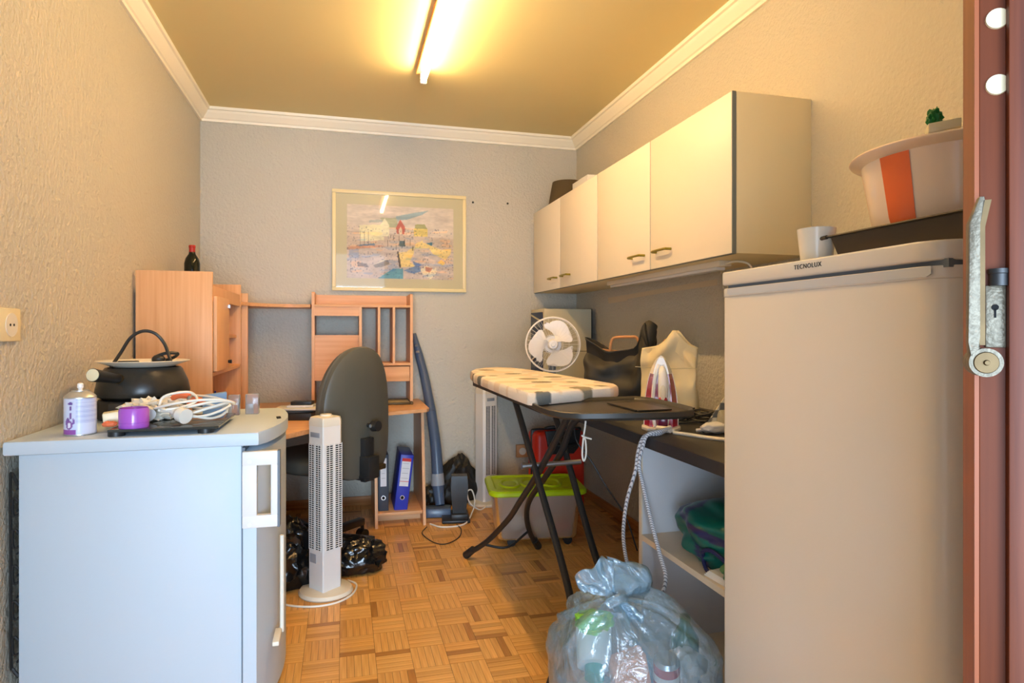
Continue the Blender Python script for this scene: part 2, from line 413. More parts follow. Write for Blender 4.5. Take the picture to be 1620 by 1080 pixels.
# ceiling lamp
t = thing('ceiling_lamp', 'bare fluorescent tube glowing on the tan ceiling', 'lamp', (.383, 2.45, CH))
part('batten', G().box(.355, .405, 1.38, 3.2, 2.388, CH, .003), batten, t)
part('tube', G().cyl((.39, 1.40, 2.352), (.39, 3.18, 2.352), .013, seg=20), tube_m, t)
for y in (1.39, 3.19): part('lampholder', G().box(.374, .406, y-.01, y+.01, 2.338, 2.39, .003), white2, t)

# wall sockets
t = thing('wall_socket', 'ivory double socket on the left wall above the white freezer', 'socket', (XL, 1.83, 1.07))
part('socket_plate', G().box(XL, XL+.012, 1.70, 1.915, 1.066, 1.15, .004), ivory, t)
part('socket_insert', G().cyl((XL+.010, 1.865, 1.108), (XL+.0135, 1.865, 1.108), .03, seg=28), cream, t)
part('pin_holes', G().cyl((XL+.0130, 1.856, 1.108), (XL+.0142, 1.856, 1.108), .0035, seg=8).cyl((XL+.0130, 1.874, 1.108), (XL+.0142, 1.874, 1.108), .0035, seg=8), dark, t)
t = thing('low_wall_socket', 'small cream socket low on the back wall behind the ironing board', 'socket', (1.16, YB, .25))
part('socket_plate', G().box(1.12, 1.20, YB-.03, YB, .25, .335, .004), leather, t)
part('socket_insert', G().cyl((1.16, YB-.028, .292), (1.16, YB-.033, .292), .024, seg=20), cream, t)

# ================================================================ framed picture
t = thing('framed_picture', 'harbour watercolour in a cream frame on the back wall', 'picture', (.355, YB, 1.347))
x0, x1, z0, z1, y = -.067, .778, 1.348, 1.98, YB-.025
g = G(); fw = .022
g.box(x0, x1, y, YB, z0, z0+fw, .003).box(x0, x1, y, YB, z1-fw, z1, .003).box(x0, x0+fw, y, YB, z0+fw, z1-fw, .003).box(x1-fw, x1, y, YB, z0+fw, z1-fw, .003)
part('frame', g, frame_m, t)
part('mat_board', G().box(x0+fw-.004, x1-fw+.004, YB-.012, YB-.004, z0+fw-.004, z1-fw+.004), matb, t)
px0, px1, pz0, pz1 = .022, .695, 1.428, 1.892
def shp(s): return [(float(a), float(b)) for a, b in (q.split(',') for q in s.split())]
# flat print: shapes in 0..1 picture coordinates, u to the right, v down
ART = [
 (shp('0,0 1,0 1,.42 0,.36'), (222, 206, 186)), (shp('0,.36 1,.42 1,.62 0,.56'), (208, 188, 166)), (shp('0,.56 1,.62 1,1 0,1'), (206, 190, 176)),
 (shp('.45,.14 .62,.08 .76,.04 .70,.10 .55,.18 .44,.2'), (160, 180, 178)), (shp('.2,.21 .45,.17 .5,.21 .2,.24'), (182, 184, 172)),
 (shp('.3,.17 .45,.16 .48,.3 .38,.3'), (188, 186, 146)), (shp('.11,.28 .32,.26 .34,.47 .12,.5'), (238, 228, 184)),
 (shp('.31,.26 .345,.17 .385,.26 .385,.42 .32,.42'), (240, 230, 192)), (shp('.45,.3 .49,.18 .535,.28 .53,.38 .46,.38'), (206, 106, 86)),
 (shp('.475,.32 .495,.28 .51,.33 .51,.38 .475,.38'), (238, 216, 176)), (shp('.63,.24 .72,.23 .75,.3 .63,.3'), (172, 168, 110)), (shp('.62,.3 .75,.3 .75,.4 .62,.4'), (236, 212, 120)),
 (shp('.48,.47 .53,.47 .54,.55 .48,.55'), (90, 110, 112)), (shp('.1,.55 .25,.52 .26,.55 .12,.58'), (110, 138, 160)), (shp('.02,.6 .11,.6 .11,.73 .02,.73'), (170, 172, 184)),
 (shp('.0,.58 .3,.54 .36,.56 .0,.62'), (206, 160, 134)), (shp('.74,.49 .8,.48 .79,.54 .76,.53'), (74, 124, 140)),
 (shp('.64,.5 .70,.46 .7,.48 .88,.58 .98,.56 .97,.64 .92,.72 .8,.64 .76,.56 .62,.58'), (236, 210, 134)),
 (shp('.46,.64 .55,.62 .62,.54 .62,.64 .58,.76 .64,.82 .48,.84'), (234, 206, 132)), (shp('.46,.62 .475,.62 .5,.84 .48,.84'), (90, 78, 70)),
 (shp('.24,.82 .32,.75 .38,.74 .39,.8 .32,.84 .26,.85'), (150, 140, 128)), (shp('.25,.81 .33,.735 .38,.73 .31,.78'), (224, 212, 186)),
 (shp('.28,1 .42,.86 .52,.86 .52,1'), (98, 158, 172)), (shp('.52,.88 .66,.8 .7,.88 .62,.92'), (120, 146, 178)), (shp('.6,.74 .7,.8 .64,.84'), (120, 140, 170)),
 (shp('.66,.7 .74,.68 .83,.74 .8,.82 .7,.8'), (222, 200, 178)), (shp('.68,.86 .74,.8 .81,.86 .83,.82 .84,.9 .78,1 .70,.92'), (236, 222, 188)), (shp('.73,.82 .8,.84 .77,.9 .73,.88'), (206, 142, 116)),
 (shp('.88,.72 .92,.76 .9,.8 .84,.76'), (234, 198, 110)), (shp('.09,.78 .18,.8 .2,.85 .1,.84'), (140, 130, 124))]
def art(co, X=px0, Z=pz0, W=px1-px0, H=pz1-pz0):
    u = (co.x-X)/W; v = 1-(co.z-Z)/H
    n = noise.noise(Vector((u*5, v*16, 1)))*.5+noise.noise(Vector((u*22, v*50, 4)))*.35
    c = (210, 195, 175)
    for P, cc in ART:
        if inpoly(u, v, P): c = cc
    c = tuple(max(0, min(255, a*(1+n*.16)+n*6)) for a in c)
    if .4 < v < .6 and .36 < u < .62 and (math.sin(u*240)+noise.noise(Vector((u*60, v*9, 0)))*1.4) > 1.05: c = tuple(a*.55 for a in c)
    if .36 < v < .55 and .10 < u < .22 and math.sin(u*170) > .82: c = tuple(a*.72 for a in c)
    k = noise.noise(Vector((u*70, v*44, 9)))+.3*noise.noise(Vector((u*9, v*9, 3)))
    if k > .38 and .3 < v: c = (c[0]*.66, c[1]*.68, c[2]*.74) if k > .5 else (c[0]*.84, c[1]*.86, c[2]*.92)
    m = noise.noise(Vector((u*6, v*22, 15)))
    if m > .32 and v > .4: c = (c[0]*.86, c[1]*.93, min(255, c[2]*1.04))
    if m < -.34 and v > .3: c = (min(255, c[0]*1.1), c[1]*1.02, c[2]*.92)
    return lin(c)
part('print', G().grid(lambda a, b: (px0+(px1-px0)*a, YB-.0135, pz0+(pz1-pz0)*b), 190, 130), vc, t, smooth=False, colf=art)
part('glass_pane', G().box(x0+fw-.002, x1-fw+.002, YB-.0185, YB-.017, z0+fw-.002, z1-fw+.002), glass, t, smooth=False)

# ================================================================ under-counter freezer at the left
t = thing('freezer', 'white under-counter freezer standing at left front against the wall', 'freezer', (-.5, 2.12, 0))
part('body', G().box(-.785, -.266, 1.845, 2.40, .04, .785, .004), white, t)
def fpoly(d=0, a=-.262, e=0):
    pts = [(a, 1.84-e), (-.228+d, 1.84-e)]
    for k in range(1, 12):
        s = k/12; pts.append((-.228+d+.05*math.sin(math.pi*s)**.8, 1.84-e+(.565+2*e)*s))
    return pts+[(-.228+d, 2.405+e), (a, 2.405+e)]
lid = G().prism([(-.812, 1.832)]+fpoly(.006, -.75, .008)[1:-1]+[(-.812, 2.413)], .782, .818, bev=.006)
part('top', lid, white, t)
part('control_slot', G().obox((-.198, 2.13, .8185), (.006, .003, 0), (-.003, .02, 0), (0, 0, .0016)), dark, t)
d_ = part('door', G().prism(fpoly(), .05, .765, bev=.004), white, t)
part('gasket', G().box(-.268, -.258, 1.85, 2.395, .05, .775), gask, t)
hg = G().box(-.262, -.172, 1.822, 1.842, .730, .768, .003).box(-.262, -.172, 1.822, 1.842, .562, .596, .003).box(-.262, -.225, 1.822, 1.842, .594, .732, .002).box(-.190, -.172, 1.822, 1.842, .594, .732, .003)
part('door_handle', hg, white2, d_)
part('handle_grip', G().box(-.174, -.166, 1.824, 1.85, .56, .768, .002), gask, d_, label='grey grip strip')
for z in (.75, .58): part('screw_cap', G().cyl((-.243, 1.8225, z-.008), (-.243, 1.8205, z-.008), .006, seg=14), white2, d_)
part('side_trim', G().cyl((-.172, 1.95, .50), (-.172, 1.95, .22), .006, seg=10).box(-.19, -.172, 1.86, 1.95, .22, .232, .002), cream, d_)
for x in (-.74, -.32):
    for y in (1.88, 2.36): part('foot', G().cyl((x, y, 0), (x, y, .045), .018, seg=14), black, t)
cg = G().tube([(-.79, 1.86, .70), (-.806, 1.86, .735), (-.808, 1.86, .70), (-.808, 1.862, .5), (-.808, 1.862, .27), (-.803, 1.862, .24), (-.79, 1.862, .22)], .004, 6)
for z in (.66, .58, .49, .40, .31):
    cg.tube([(-.79, 1.862, z), (-.802, 1.862, z+.012), (-.804, 1.862, z-.012), (-.801, 1.862, z-.034), (-.79, 1.862, z-.03)], .0032, 6)
for k in range(9): cg.cyl((-.802, 1.88, .25+k*.055), (-.802, 2.38, .25+k*.055), .003, seg=6)
part('condenser_coil', cg, black, t)

# things on the freezer
FZ = .818
t = thing('spray_can', 'lavender air freshener spray can on the freezer by the left wall', 'spray can', (-.677, 1.925, FZ))
def canlab(co):
    a = math.atan2(co.y, co.x); z = co.z
    c = (206, 216, 242); f = a+math.pi/2+.29   # faces the doorway
    if z < .016: c = (150, 84, 168) if f < .35 else (206, 216, 242)
    if f > .35 and z > .03:
        if math.sin(z*1500) > .1: c = (170, 184, 224)
    for (u, zz, du, dz, cc) in ((.0, .085, .18, .004, (112, 84, 156)), (.02, .073, .09, .006, (112, 84, 156)), (.0, .053, .08, .009, (118, 86, 160)), (-.2, .042, .12, .006, (118, 86, 160)), (-.1, .029, .26, .012, (134, 88, 160)), (-.3, .034, .12, .007, (128, 92, 170)), (.2, .038, .08, .008, (128, 92, 170)), (-.1, .028, .13, .007, (232, 230, 244))):
        if ((f-u)/du)**2+((z-zz)/dz)**2 < 1: c = cc
    return lin(c)
g = G(); n = 90
g.skin([[(.037*math.cos(2*math.pi*i/n), .037*math.sin(2*math.pi*i/n), .003+.095*k/60) for i in range(n)] for k in range(61)])
part('can_body', g, vcs, t, True, colf=canlab)
part('bottom_rim', G().lathe([(.034, 0), (.0378, .001), (.0378, .004), (.034, .004)]), silver, t, True)
part('shoulder', G().lathe([(.0375, .097), (.0375, .1), (.034, .104), (.024, .113), (.02, .115), (.02, .117), (.013, .117)]), silver, t, True)
part('nozzle', G().lathe([(.0, .116), (.006, .116), (.005, .121), (.0075, .124), (.0075, .133), (.005, .136), (0, .136)], seg=16), ironw, t, True)

t = thing('kitchen_scale', 'flat smoked glass platform scale on the freezer top', 'scale', (-.45, 2.02, FZ))
part('glass_plate', G().prism([(-.588, 1.845), (-.335, 1.845), (-.325, 1.855), (-.325, 2.13), (-.335, 2.14), (-.588, 2.14)], FZ+.012, FZ+.019, bev=.001), smoke, t)
for x in (-.575, -.36):
    for y in (1.87, 2.11): part('foot', G().cyl((x, y, FZ), (x, y, FZ+.0125), .02, seg=18), black, t)
SZ = FZ+.019
t = thing('purple_tin', 'round purple plastic tin on the glass scale beside the spray can', 'tin', (-.538, 1.885, SZ))
part('tin', G().lathe([(0, 0), (.035, 0), (.036, .002), (.036, .012), (.035, .0125), (.035, .0145), (.036, .015), (.036, .045), (.033, .052), (.031, .052), (.031, .047), (0, .047)]), purple, t, True)
t = thing('fondue_set', 'black fondue pot on its burner base at the back of the freezer', 'pot', (-.62, 2.27, FZ))
part('burner_base', G().lathe([(0, 0), (.122, 0), (.130, .006), (.130, .05), (.123, .06), (.1, .062), (0, .062)], seg=48), black, t, True)
part('base_slot', G().box(-.06, .02, -.1322, -.12, .02, .058, .002), pot_m, t, True)
part('pot', G().lathe([(0, .063), (.115, .063), (.131, .072), (.134, .085), (.128, .115), (.112, .152), (.106, .16), (.1, .16), (.1, .155), (0, .07)], seg=56), pot_m, t, True)
h = part('handle', G().cyl((-.035, -.105, .128), (-.065, -.235, .150), .013, .019, seg=20), black, t, True)
part('handle_cap', G().cyl((-.065, -.235, .150), (-.0655, -.237, .1503), .0175, seg=20), ivory, h, True, label='cream round end cap')
part('handle_ferrule', G().cyl((-.028, -.1, .124), (-.038, -.118, .130), .016, seg=20), nickel2, h, True)
solo('white_plate', G().lathe([(0, .0), (.085, .0), (.095, .004), (.132, .018), (.134, .019), (.132, .0205), (.094, .0075), (.084, .004), (0, .004)], (-.62, 2.27, FZ+.161), 56), plate_m, 'white plate lying on top of the fondue pot', 'plate')
t = thing('power_lead', 'black power lead arching over the white plate', 'cord', (-.6, 2.225, FZ+.166))
part('cable', G().tube([(-.67, 2.15, .985), (-.668, 2.16, .99), (-.652, 2.18, 1.025), (-.63, 2.20, 1.072), (-.595, 2.2, 1.093), (-.56, 2.2, 1.085), (-.535, 2.2, 1.055), (-.52, 2.19, 1.02), (-.512, 2.18, .995), (-.535, 2.19, .990), (-.57, 2.2, .992), (-.56, 2.24, .993), (-.52, 2.24, 1.005), (-.50, 2.22, 1.02), (-.53, 2.2, 1.022), (-.56, 2.19, 1.01)], .0052, 8), black, t)
part('plug', G().blob((-.548, 2.19, 1.003), (.02, .016, .014), .1, sub=3), black, t)
part('connector', G().box(-.66, -.60, 2.17, 2.185, .987, 1.0, .004), black, t)

t.location = t.location+Vector((-.02, .045, 0))
t = thing('extension_lead', 'white extension lead coiled on the glass scale', 'extension cord', (-.45, 1.98, SZ))
g = G()
for k in range(5):
    a = rng.uniform(-.01, .01); pts = []
    for i in range(15):
        th = 2*math.pi*i/14; rr = (.075+.012*k*.5+a)
        pts.append((-.415+rr*1.05*math.cos(th)+.006*math.sin(3*th+k), 2.0+rr*.75*math.sin(th), SZ+.008+.008*k+.012*(1+math.sin(th*2+k))))
    g.tube(pts, .0037, 7, 4)
g.tube([(-.50, 1.97, SZ+.03), (-.49, 1.98, SZ+.07), (-.43, 2.0, SZ+.08), (-.40, 1.96, SZ+.06), (-.43, 1.93, SZ+.045), (-.47, 1.92, SZ+.04)], .0037, 7)
part('cable', g, wht_cord, t)
def plug(c, d, s=1):
    c = Vector(c); d = Vector(d).normalized(); g = G()
    g.cyl(c, c+d*.014*s, .009*s, .011*s, 12).cyl(c+d*.014*s, c+d*.03*s, .011*s, .019*s, 16).cyl(c+d*.03*s, c+d*.052*s, .019*s, .02*s, 18); return g
part('socket_end', plug((-.455, 1.93, SZ+.034), (.7, -.6, -.2), 1.05), wht_cord, t)
part('socket_face', G().cyl((-.4178, 1.8985, SZ+.0228), (-.4165, 1.8973, SZ+.0225), .017, seg=18), text_m, t)
t = thing('plug_adapter', 'cream travel plug adapter lying behind the purple tin', 'adapter', (-.6, 1.98, SZ))
part('body', G().obox((-.60, 1.955, SZ+.02), (.03, .01, .004), (-.006, .022, 0), (-.002, 0, .017), .004), ivory, t)
part('pins', G().cyl((-.575, 1.935, SZ+.02), (-.56, 1.93, SZ+.018), .0025, seg=8).cyl((-.577, 1.945, SZ+.03), (-.562, 1.94, SZ+.028), .0025, seg=8), steel, t)
solo('white_plug', plug((-.545, 1.98, SZ+.045), (.5, -.75, -.42), 1.0), white2, 'white moulded plug lying right of the purple tin', 'plug')
solo('crumpled_cable_bundle', G().blob((-.54, 2.03, SZ+.03), (.07, .05, .03), .5, 5, 4, 3, SZ), cream, 'crumpled cream cloth heap behind the purple tin', 'cloth')
solo('orange_clip', G().blob((-.60, 1.90, SZ+.008), (.018, .01, .008), .3, 3, 3, 5, SZ), coral, 'small orange clip between spray can and purple tin', 'clip')
t = thing('pliers', 'orange-handled pliers lying on the coiled white lead', 'pliers', (-.43, 2.02, SZ+.05))
part('handle', G().tube([(-.48, 2.03, SZ+.06), (-.46, 2.02, SZ+.071), (-.43, 2.01, SZ+.068)], lambda t: .007+.004*math.sin(t*3), 8), coral, t)
part('handle', G().tube([(-.43, 2.0, SZ+.045), (-.41, 1.99, SZ+.057), (-.385, 1.98, SZ+.05)], lambda t: .007+.004*math.sin(t*3), 8), coral, t)
part('jaw', G().cyl((-.43, 2.01, SZ+.066), (-.43, 2.0, SZ+.046), .007, seg=10), steel, t)
for k, (x, y, s_, nm) in enumerate(((-.345, 2.24, .03, 'clear acrylic block standing nearest the coiled lead'), (-.292, 2.26, .037, 'clear acrylic block standing nearest the freezer front edge'))):
    b = G().box(x-s_*.55, x+s_*.55, y-s_*.5, y+s_*.5, FZ, FZ+.066, .0015)
    o = solo('acrylic_block', b, acryl, nm, 'display block')
solo('blue_box', G().obox((-.41, 2.27, FZ+.035), (.035, .008, .004), (-.004, .02, 0), (0, 0, .034), .002), M('pale_blue_card', (130, 170, 220), .5), 'pale blue and white box behind the coiled lead', 'box')
solo('screwdriver', G().cyl((-.47, 2.38, FZ+.02), (-.40, 2.39, FZ+.035), .003, seg=8).cyl((-.5, 2.375, FZ+.012), (-.47, 2.38, FZ+.02), .011, .009, seg=10), gask, 'grey screwdriver behind the glass scale', 'screwdriver')

# ================================================================ corner desk with hutches
DZ = .662
dk = thing('corner_desk', 'beech corner computer desk with tall side cabinet and hutch', 'desk', (-.2, 3.6, 0))
TP = [(-.805, 2.66), (-.34, 2.66), (-.255, 2.76), (-.13, 2.94), (-.02, 3.16), (.08, 3.34), (.2, 3.44), (.36, 3.5), (.45, 3.53), (.47, 3.57), (.47, 4.08), (-.805, 4.08)]
part('desktop', G().prism(TP, DZ-.02, DZ, bev=.003), beech_x, dk)
def taper(x, w=.016):      # lower side panel, deeper at its foot
    return G().prism([(4.08, 0), (3.57, 0), (3.68, DZ-.02), (4.08, DZ-.02)], x-w/2, x+w/2, 'X')
part('side_panel', taper(.178), beech, dk); part('side_panel', taper(.444), beech, dk)
part('binder_shelf', G().box(.186, .436, 3.62, 4.05, .055, .072, .001), beech_x, dk)
part('plinth', G().box(.186, .436, 3.72, 3.735, 0, .055), beech_x, dk)
part('side_panel', G().box(-.80, -.784, 2.70, 4.0, 0, DZ-.02), beech, dk)
part('leg_panel', G().box(-.78, -.42, 2.70, 2.716, 0, DZ-.02), beech, dk)
# tall left cabinet
TZ = 1.34
part('cabinet_side', G().box(-.808, -.524, 2.85, 2.866, DZ, TZ, .001), beech, dk, label='large plain side panel')
part('cabinet_side', G().box(-.808, -.524, 3.60, 3.616, DZ, TZ, .001), beech, dk)
part('cabinet_top', G().box(-.808, -.54, 2.866, 3.6, 1.245, 1.262), beech_x, dk)
part('cabinet_floor', G().box(-.808, -.526, 2.866, 3.6, .905, .921), beech_x, dk)
part('top_rail', G().box(-.541, -.527, 2.866, 3.6, 1.225, 1.285), beech_in, dk)
part('cabinet_back', G().box(-.808, -.802, 2.866, 3.6, .92, 1.262), beech, dk)
part('divider', G().box(-.80, -.53, 3.17, 3.186, .921, 1.245), beech_in, dk)
part('shelf', G().box(-.80, -.545, 3.186, 3.6, 1.06, 1.074), beech_x, dk)
d_ = part('cabinet_door', G().box(-.524, -.51, 2.87, 3.165, .925, 1.24, .001), beech_in, dk)
part('door_knob', G().cyl((-.51, 3.14, .955), (-.495, 3.14, .955), .007, .009, seg=12), black, d_)
part('door_hinge', G().box(-.512, -.502, 3.14, 3.16, 1.2, 1.215), steel, d_)
# corner shelf with curved front edge, and end post
cs = [(-.524, 3.616)]
for k in range(9):
    s_ = k/8; cs.append((-.524+.34*s_, 3.63+.19*s_+.10*math.sin(math.pi*s_)))
cs += [(-.176, 4.08), (-.805, 4.08), (-.805, 3.616)]
part('corner_shelf', G().prism(cs, 1.232, 1.25), beech_x, dk)
part('corner_panel', G().box(-.80, -.50, 3.68, 3.696, DZ, 1.30, .001), beech, dk)
# right hutch
HY = 3.82; HX0, HX1 = -.176, .404
for x, zt in ((HX0+.008, 1.322), (HX1-.008, 1.318)): part('hutch_side', G().prism([(4.08, DZ), (HY, DZ), (HY, zt-.006), (HY+.006, zt), (4.08, zt)], x-.008, x+.008, 'X'), beech, dk)
part('hutch_top', G().box(HX0+.016, HX1-.016, HY, 4.08, 1.236, 1.25, .001), beech_x, dk)
part('back_rail', G().box(HX0+.016, HX1-.016, 4.05, 4.066, 1.25, 1.318), beech_x, dk)
part('front_apron', G().box(HX0+.016, .090, HY+.004, HY+.018, 1.184, 1.236), beech_x, dk)
part('hutch_divider', G().box(.090, .106, HY, 4.08, DZ, 1.236), beech_in, dk)
part('monitor_back', G().box(HX0+.016, .090, HY+.03, HY+.044, .806, 1.072), beech_x, dk)
for x in (.205, .292): part('slot_divider', G().box(x-.007, x+.007, HY, 4.08, .905, 1.236), beech_in, dk)
part('slot_shelf', G().box(.106, HX1-.016, HY, 4.08, .89, .905, .001), beech_x, dk)
part('drawer_box', G().box(.108, HX1-.018, HY+.01, 4.05, .795, .884, .001), beech_x, dk)

# on the desk / cabinet
t = thing('wine_bottle', 'small dark wine bottle with red capsule on the desk cabinet', 'bottle', (-.72, 3.42, 1.262))
bz = 0
part('glass_body', G().lathe([(0, 0), (.034, 0), (.036, .004), (.036, .165), (.03, .19), (.016, .212), (.0135, .225), (.0135, .232)], seg=28), bottle_m, t, True)
part('capsule', G().lathe([(.0142, .215), (.0142, .243), (.0155, .244), (.0155, .252), (.014, .256), (0, .256)], seg=20), redcap, t, True)
t = thing('notebook_stack_blue_case', 'black and blue plastic case at the bottom of the desk pile', 'case', (-.2, 3.3, DZ))
part('case', G().obox((-.215, 3.30, DZ+.017), (.085, -.02, 0), (.02, .075, 0), (0, 0, .017), .002), black, t)
part('label_strip', G().obox((-.245, 3.232, DZ+.017), (.05, -.012, 0), (.0006, .0016, 0), (0, 0, .011)), bluep, t, label='blue spine label')
t.name = 'plastic_case'
solo('notebook', G().obox((-.215, 3.30, DZ+.041), (.095, .006, 0), (-.004, .07, 0), (0, 0, .006), .001), text_m, 'dark notebook on the blue and black case on the desk', 'notebook')
solo('magazine', G().obox((-.215, 3.30, DZ+.052), (.10, -.02, 0), (.01, .068, 0), (0, 0, .0045), .001), cream, 'cream magazine second from top of the desk pile', 'magazine')
solo('tin_box', G().obox((-.20, 3.31, DZ+.062), (.062, -.006, 0), (.006, .04, 0), (0, 0, .005), .002), white2, 'white flat case under the black camera charger', 'case')
solo('charger', G().obox((-.195, 3.31, DZ+.0765), (.05, -.008, 0), (.006, .03, 0), (0, 0, .009), .003), black, 'black charger on top of the desk pile', 'charger')
t = thing('pen_cup', 'small cup of pens on the desk under the tall cabinet', 'pen cup', (-.66, 3.52, DZ))
part('cup', G().lathe([(0, 0), (.028, 0), (.031, .07), (.028, .07), (.026, .003), (0, .003)], seg=20), acryl, t, True)
for dx, dy, m in ((.012, .005, pen_b), (-.012, .01, redp), (.0, -.01, text_m)):
    part('pen', G().cyl((dx*.5, dy*.5, .004), (dx*2.2, dy, .125), .0042, seg=8), m, t, True)
solo('white_dispenser', G().box(-.75, -.715, 3.46, 3.52, DZ, DZ+.10, .006), white2, 'white plastic dispenser beside the pen cup under the cabinet', 'dispenser')
solo('navy_box', G().box(-.14, -.07, 3.86, 3.98, DZ, DZ+.072, .003), navyp, 'navy blue box on the desk inside the hutch', 'box')
t = thing('photo_frame', 'wooden photo frame lying flat on the right end of the desk', 'picture frame', (.32, 3.86, DZ))
g = G()
for a in ((.225, .24, 3.76, 3.99), (.40-.015, .40, 3.76, 3.99), (.24, .385, 3.76, 3.775), (.24, .385, 3.975, 3.99)): g.box(*a, DZ, DZ+.014, .002)
part('frame', g, nickel2, t); part('photo', G().box(.24, .385, 3.775, 3.975, DZ+.002, DZ+.008), matb, t)

# binders
def binder(name, x, w_, lean, m, label, red):
    t = thing(name, label, 'binder', (x, 3.66, .0725)); t.rotation_euler = (0, R(lean), 0)
    part('cover', G().box(0, w_, 0, .27, 0, .32, .004), m, t, True)
    sp = part('spine_label', G().box(.012, w_-.012, -.0012, 0, .14, .30), labelw, t, True)
    part('finger_ring', G().cyl((w_/2, .0005, .075), (w_/2, -.002, .075), .013, seg=20), chrome, t, True)
    part('finger_hole', G().cyl((w_/2, -.0018, .075), (w_/2, -.0028, .075), .009, seg=18), dark, t, True)
    g = G()
    for k in range(4): g.box(.018, w_-.018-.004*(k % 2), -.0016, -.0012, .185+k*.028, .187+k*.028)
    part('ruled_lines', g, labelg, sp, True)
    if red: part('label_band', G().box(.012, w_-.012, -.0018, -.0011, .282, .30).box(.012, w_-.012, -.0018, -.0011, .166, .169), labelr, sp, True, label='red label band')
binder('grey_binder', .192, .058, 0, greybind, 'dark grey lever arch binder, left of the two on the shelf', False)
binder('blue_binder', .280, .075, 7, bluebind, 'bright blue lever arch binder leaning on the desk shelf', True)

# ================================================================ office chair
t = thing('office_chair', 'black office chair seen from behind at the corner desk', 'chair', (-.115, 3.225, 0), 45)
part('seat', G().blob((0, 0, .475), (.235, .235, .05), 0, sub=4, shape=lambda p: Vector([math.copysign(abs(c)**.6, c) for c in p])), chair_m, t, True)
def shell(y0, y1, sc_, prof_):
    n = 56; rs = []
    for (y, k) in prof_:
        ring = []
        for i in range(n):
            a = 2*math.pi*i/n; c, s_ = math.cos(a), math.sin(a)
            e = .62 if s_ < 0 else .85
            x = .215*math.copysign(abs(c)**e, c); z = .305*math.copysign(abs(s_)**.72, s_)
            x *= 1-.16*max(0, s_)
            ring.append((x*k, y-.10*((z*k)/.3)**2*.25-.22*(x*k)**2*-1.2, .715+z*k))
        rs.append(ring)
    return G().skin(rs)
part('back_cushion', shell(0, 0, 1, [(-.235, .05), (-.205, .5), (-.20, .85), (-.212, .97), (-.235, 1), (-.245, .985)]), chair_m, t, True)
part('back_shell', shell(0, 0, 1, [(-.246, .985), (-.252, 1.005), (-.268, .99), (-.278, .93), (-.292, .6), (-.298, .25), (-.30, .03)]), shell_m, t, True)
part('back_bar', G().box(-.03, .03, -.33, -.298, .40, .60, .004).box(-.035, .035, -.36, -.29, .415, .52, .006).box(-.03, .03, -.32, .0, .405, .43, .004), black, t, True)
k_ = part('adjust_knob', G().cyl((.02, -.335, .655), (.02, -.365, .655), .027, .024, seg=20).cyl((.02, -.298, .655), (.02, -.335, .655), .01, seg=12), black, t, True)
part('knob_stem', G().cyl((-.012, -.345, .658), (.018, -.345, .655), .008, seg=12), chrome, k_, True)
part('tilt_lever', G().box(.05, .11, -.335, -.315, .44, .465, .006), nickel2, t, True)
part('gas_column', G().cyl((0, 0, .09), (0, 0, .43), .028, seg=16), black, t, True)
for k in range(5):
    a = R(72*k-2); d2 = Vector((math.cos(a), math.sin(a), 0))
    lg = part('base_leg', G().obox(d2*.15+Vector((0, 0, .095)), d2*.14, Vector((-d2.y, d2.x, 0))*.022, (0, 0, .018), .006), black, t, True)
    c = d2*.29
    part('caster', G().cyl(c+Vector((-d2.y, d2.x, 0))*.022+Vector((0, 0, .027)), c-Vector((-d2.y, d2.x, 0))*.022+Vector((0, 0, .027)), .027, seg=16).cyl(c+Vector((0, 0, .04)), c+Vector((0, 0, .085)), .01, seg=8), black, lg, True)

# ================================================================ tower fans
def tower_fan(loc, rz, label):
    t = thing('tower_fan', label, 'fan', loc, rz, 'white tower fans')
    part('base', G().lathe([(0, 0), (.112, 0), (.115, .006), (.108, .018), (.06, .026), (0, .026)], seg=44, sx=1, sy=.95), cream, t, True)
    a = .053; pts = [(-a, -a+.012), (-a+.012, -a), (a-.004, -a), (a, -a+.004), (a, a-.02), (a-.02, a), (-a+.02, a), (-a, a-.02)]
    part('column', G().prism(pts, .024, .70, bev=.001), white2, t, True)
    part('cap', G().skin([[(x*k, y_*k, z) for x, y_ in pts] for k, z in ((1.01, .70), (1.01, .722), (.93, .735), (.7, .739))]), cream, t, True)
    part('cap_dial', G().lathe([(0, .739), (.026, .739), (.024, .746), (0, .746)], (.0, .0, 0), seg=20, sx=.9), cream, t, True)
    v = G()
    for (u0, u1) in ((-.038, -.004), (.006, .040)):
        v.box(u0, u1, -a-.0012, -a+.002, .19, .625); v.box(a-.002, a+.0012, u0, u1, .19, .625)
    part('vent_recess', v, dark, t, True)
    g = G(); z = .19
    while z < .626:
        for (u0, u1) in ((-.039, -.003), (.005, .041)):
            g.box(u0, u1, -a-.0028, -a-.001, z, z+.0034); g.box(a+.001, a+.0028, u0, u1, z, z+.0034)
        z += .0088
    for u in (-.039, -.0225, -.005, .005, .0225, .039):
        g.box(u-.0014, u+.0014, -a-.0028, -a-.001, .188, .628); g.box(a+.001, a+.0028, u-.0014, u+.0014, .188, .628)
    part('grille', g, white2, t, True, kind='stuff', smooth=False)
    part('badge', G().box(-.03, .03, -a-.002, -a, .655, .675, .0008), labelg, t, True)
    part('rating_label', G().box(-.034, .006, -a-.0015, -a, .135, .172), labelg, t, True)
    return t
f1 = tower_fan((-.07, 2.765, 0), -52, 'white tower fan standing on the parquet beside the freezer')
f2 = copy_tree(f1); f2.location = (.875, 3.935, 0); f2.rotation_euler = (0, 0, R(26)); f2['label'] = 'white tower fan against the back wall behind the ironing board'
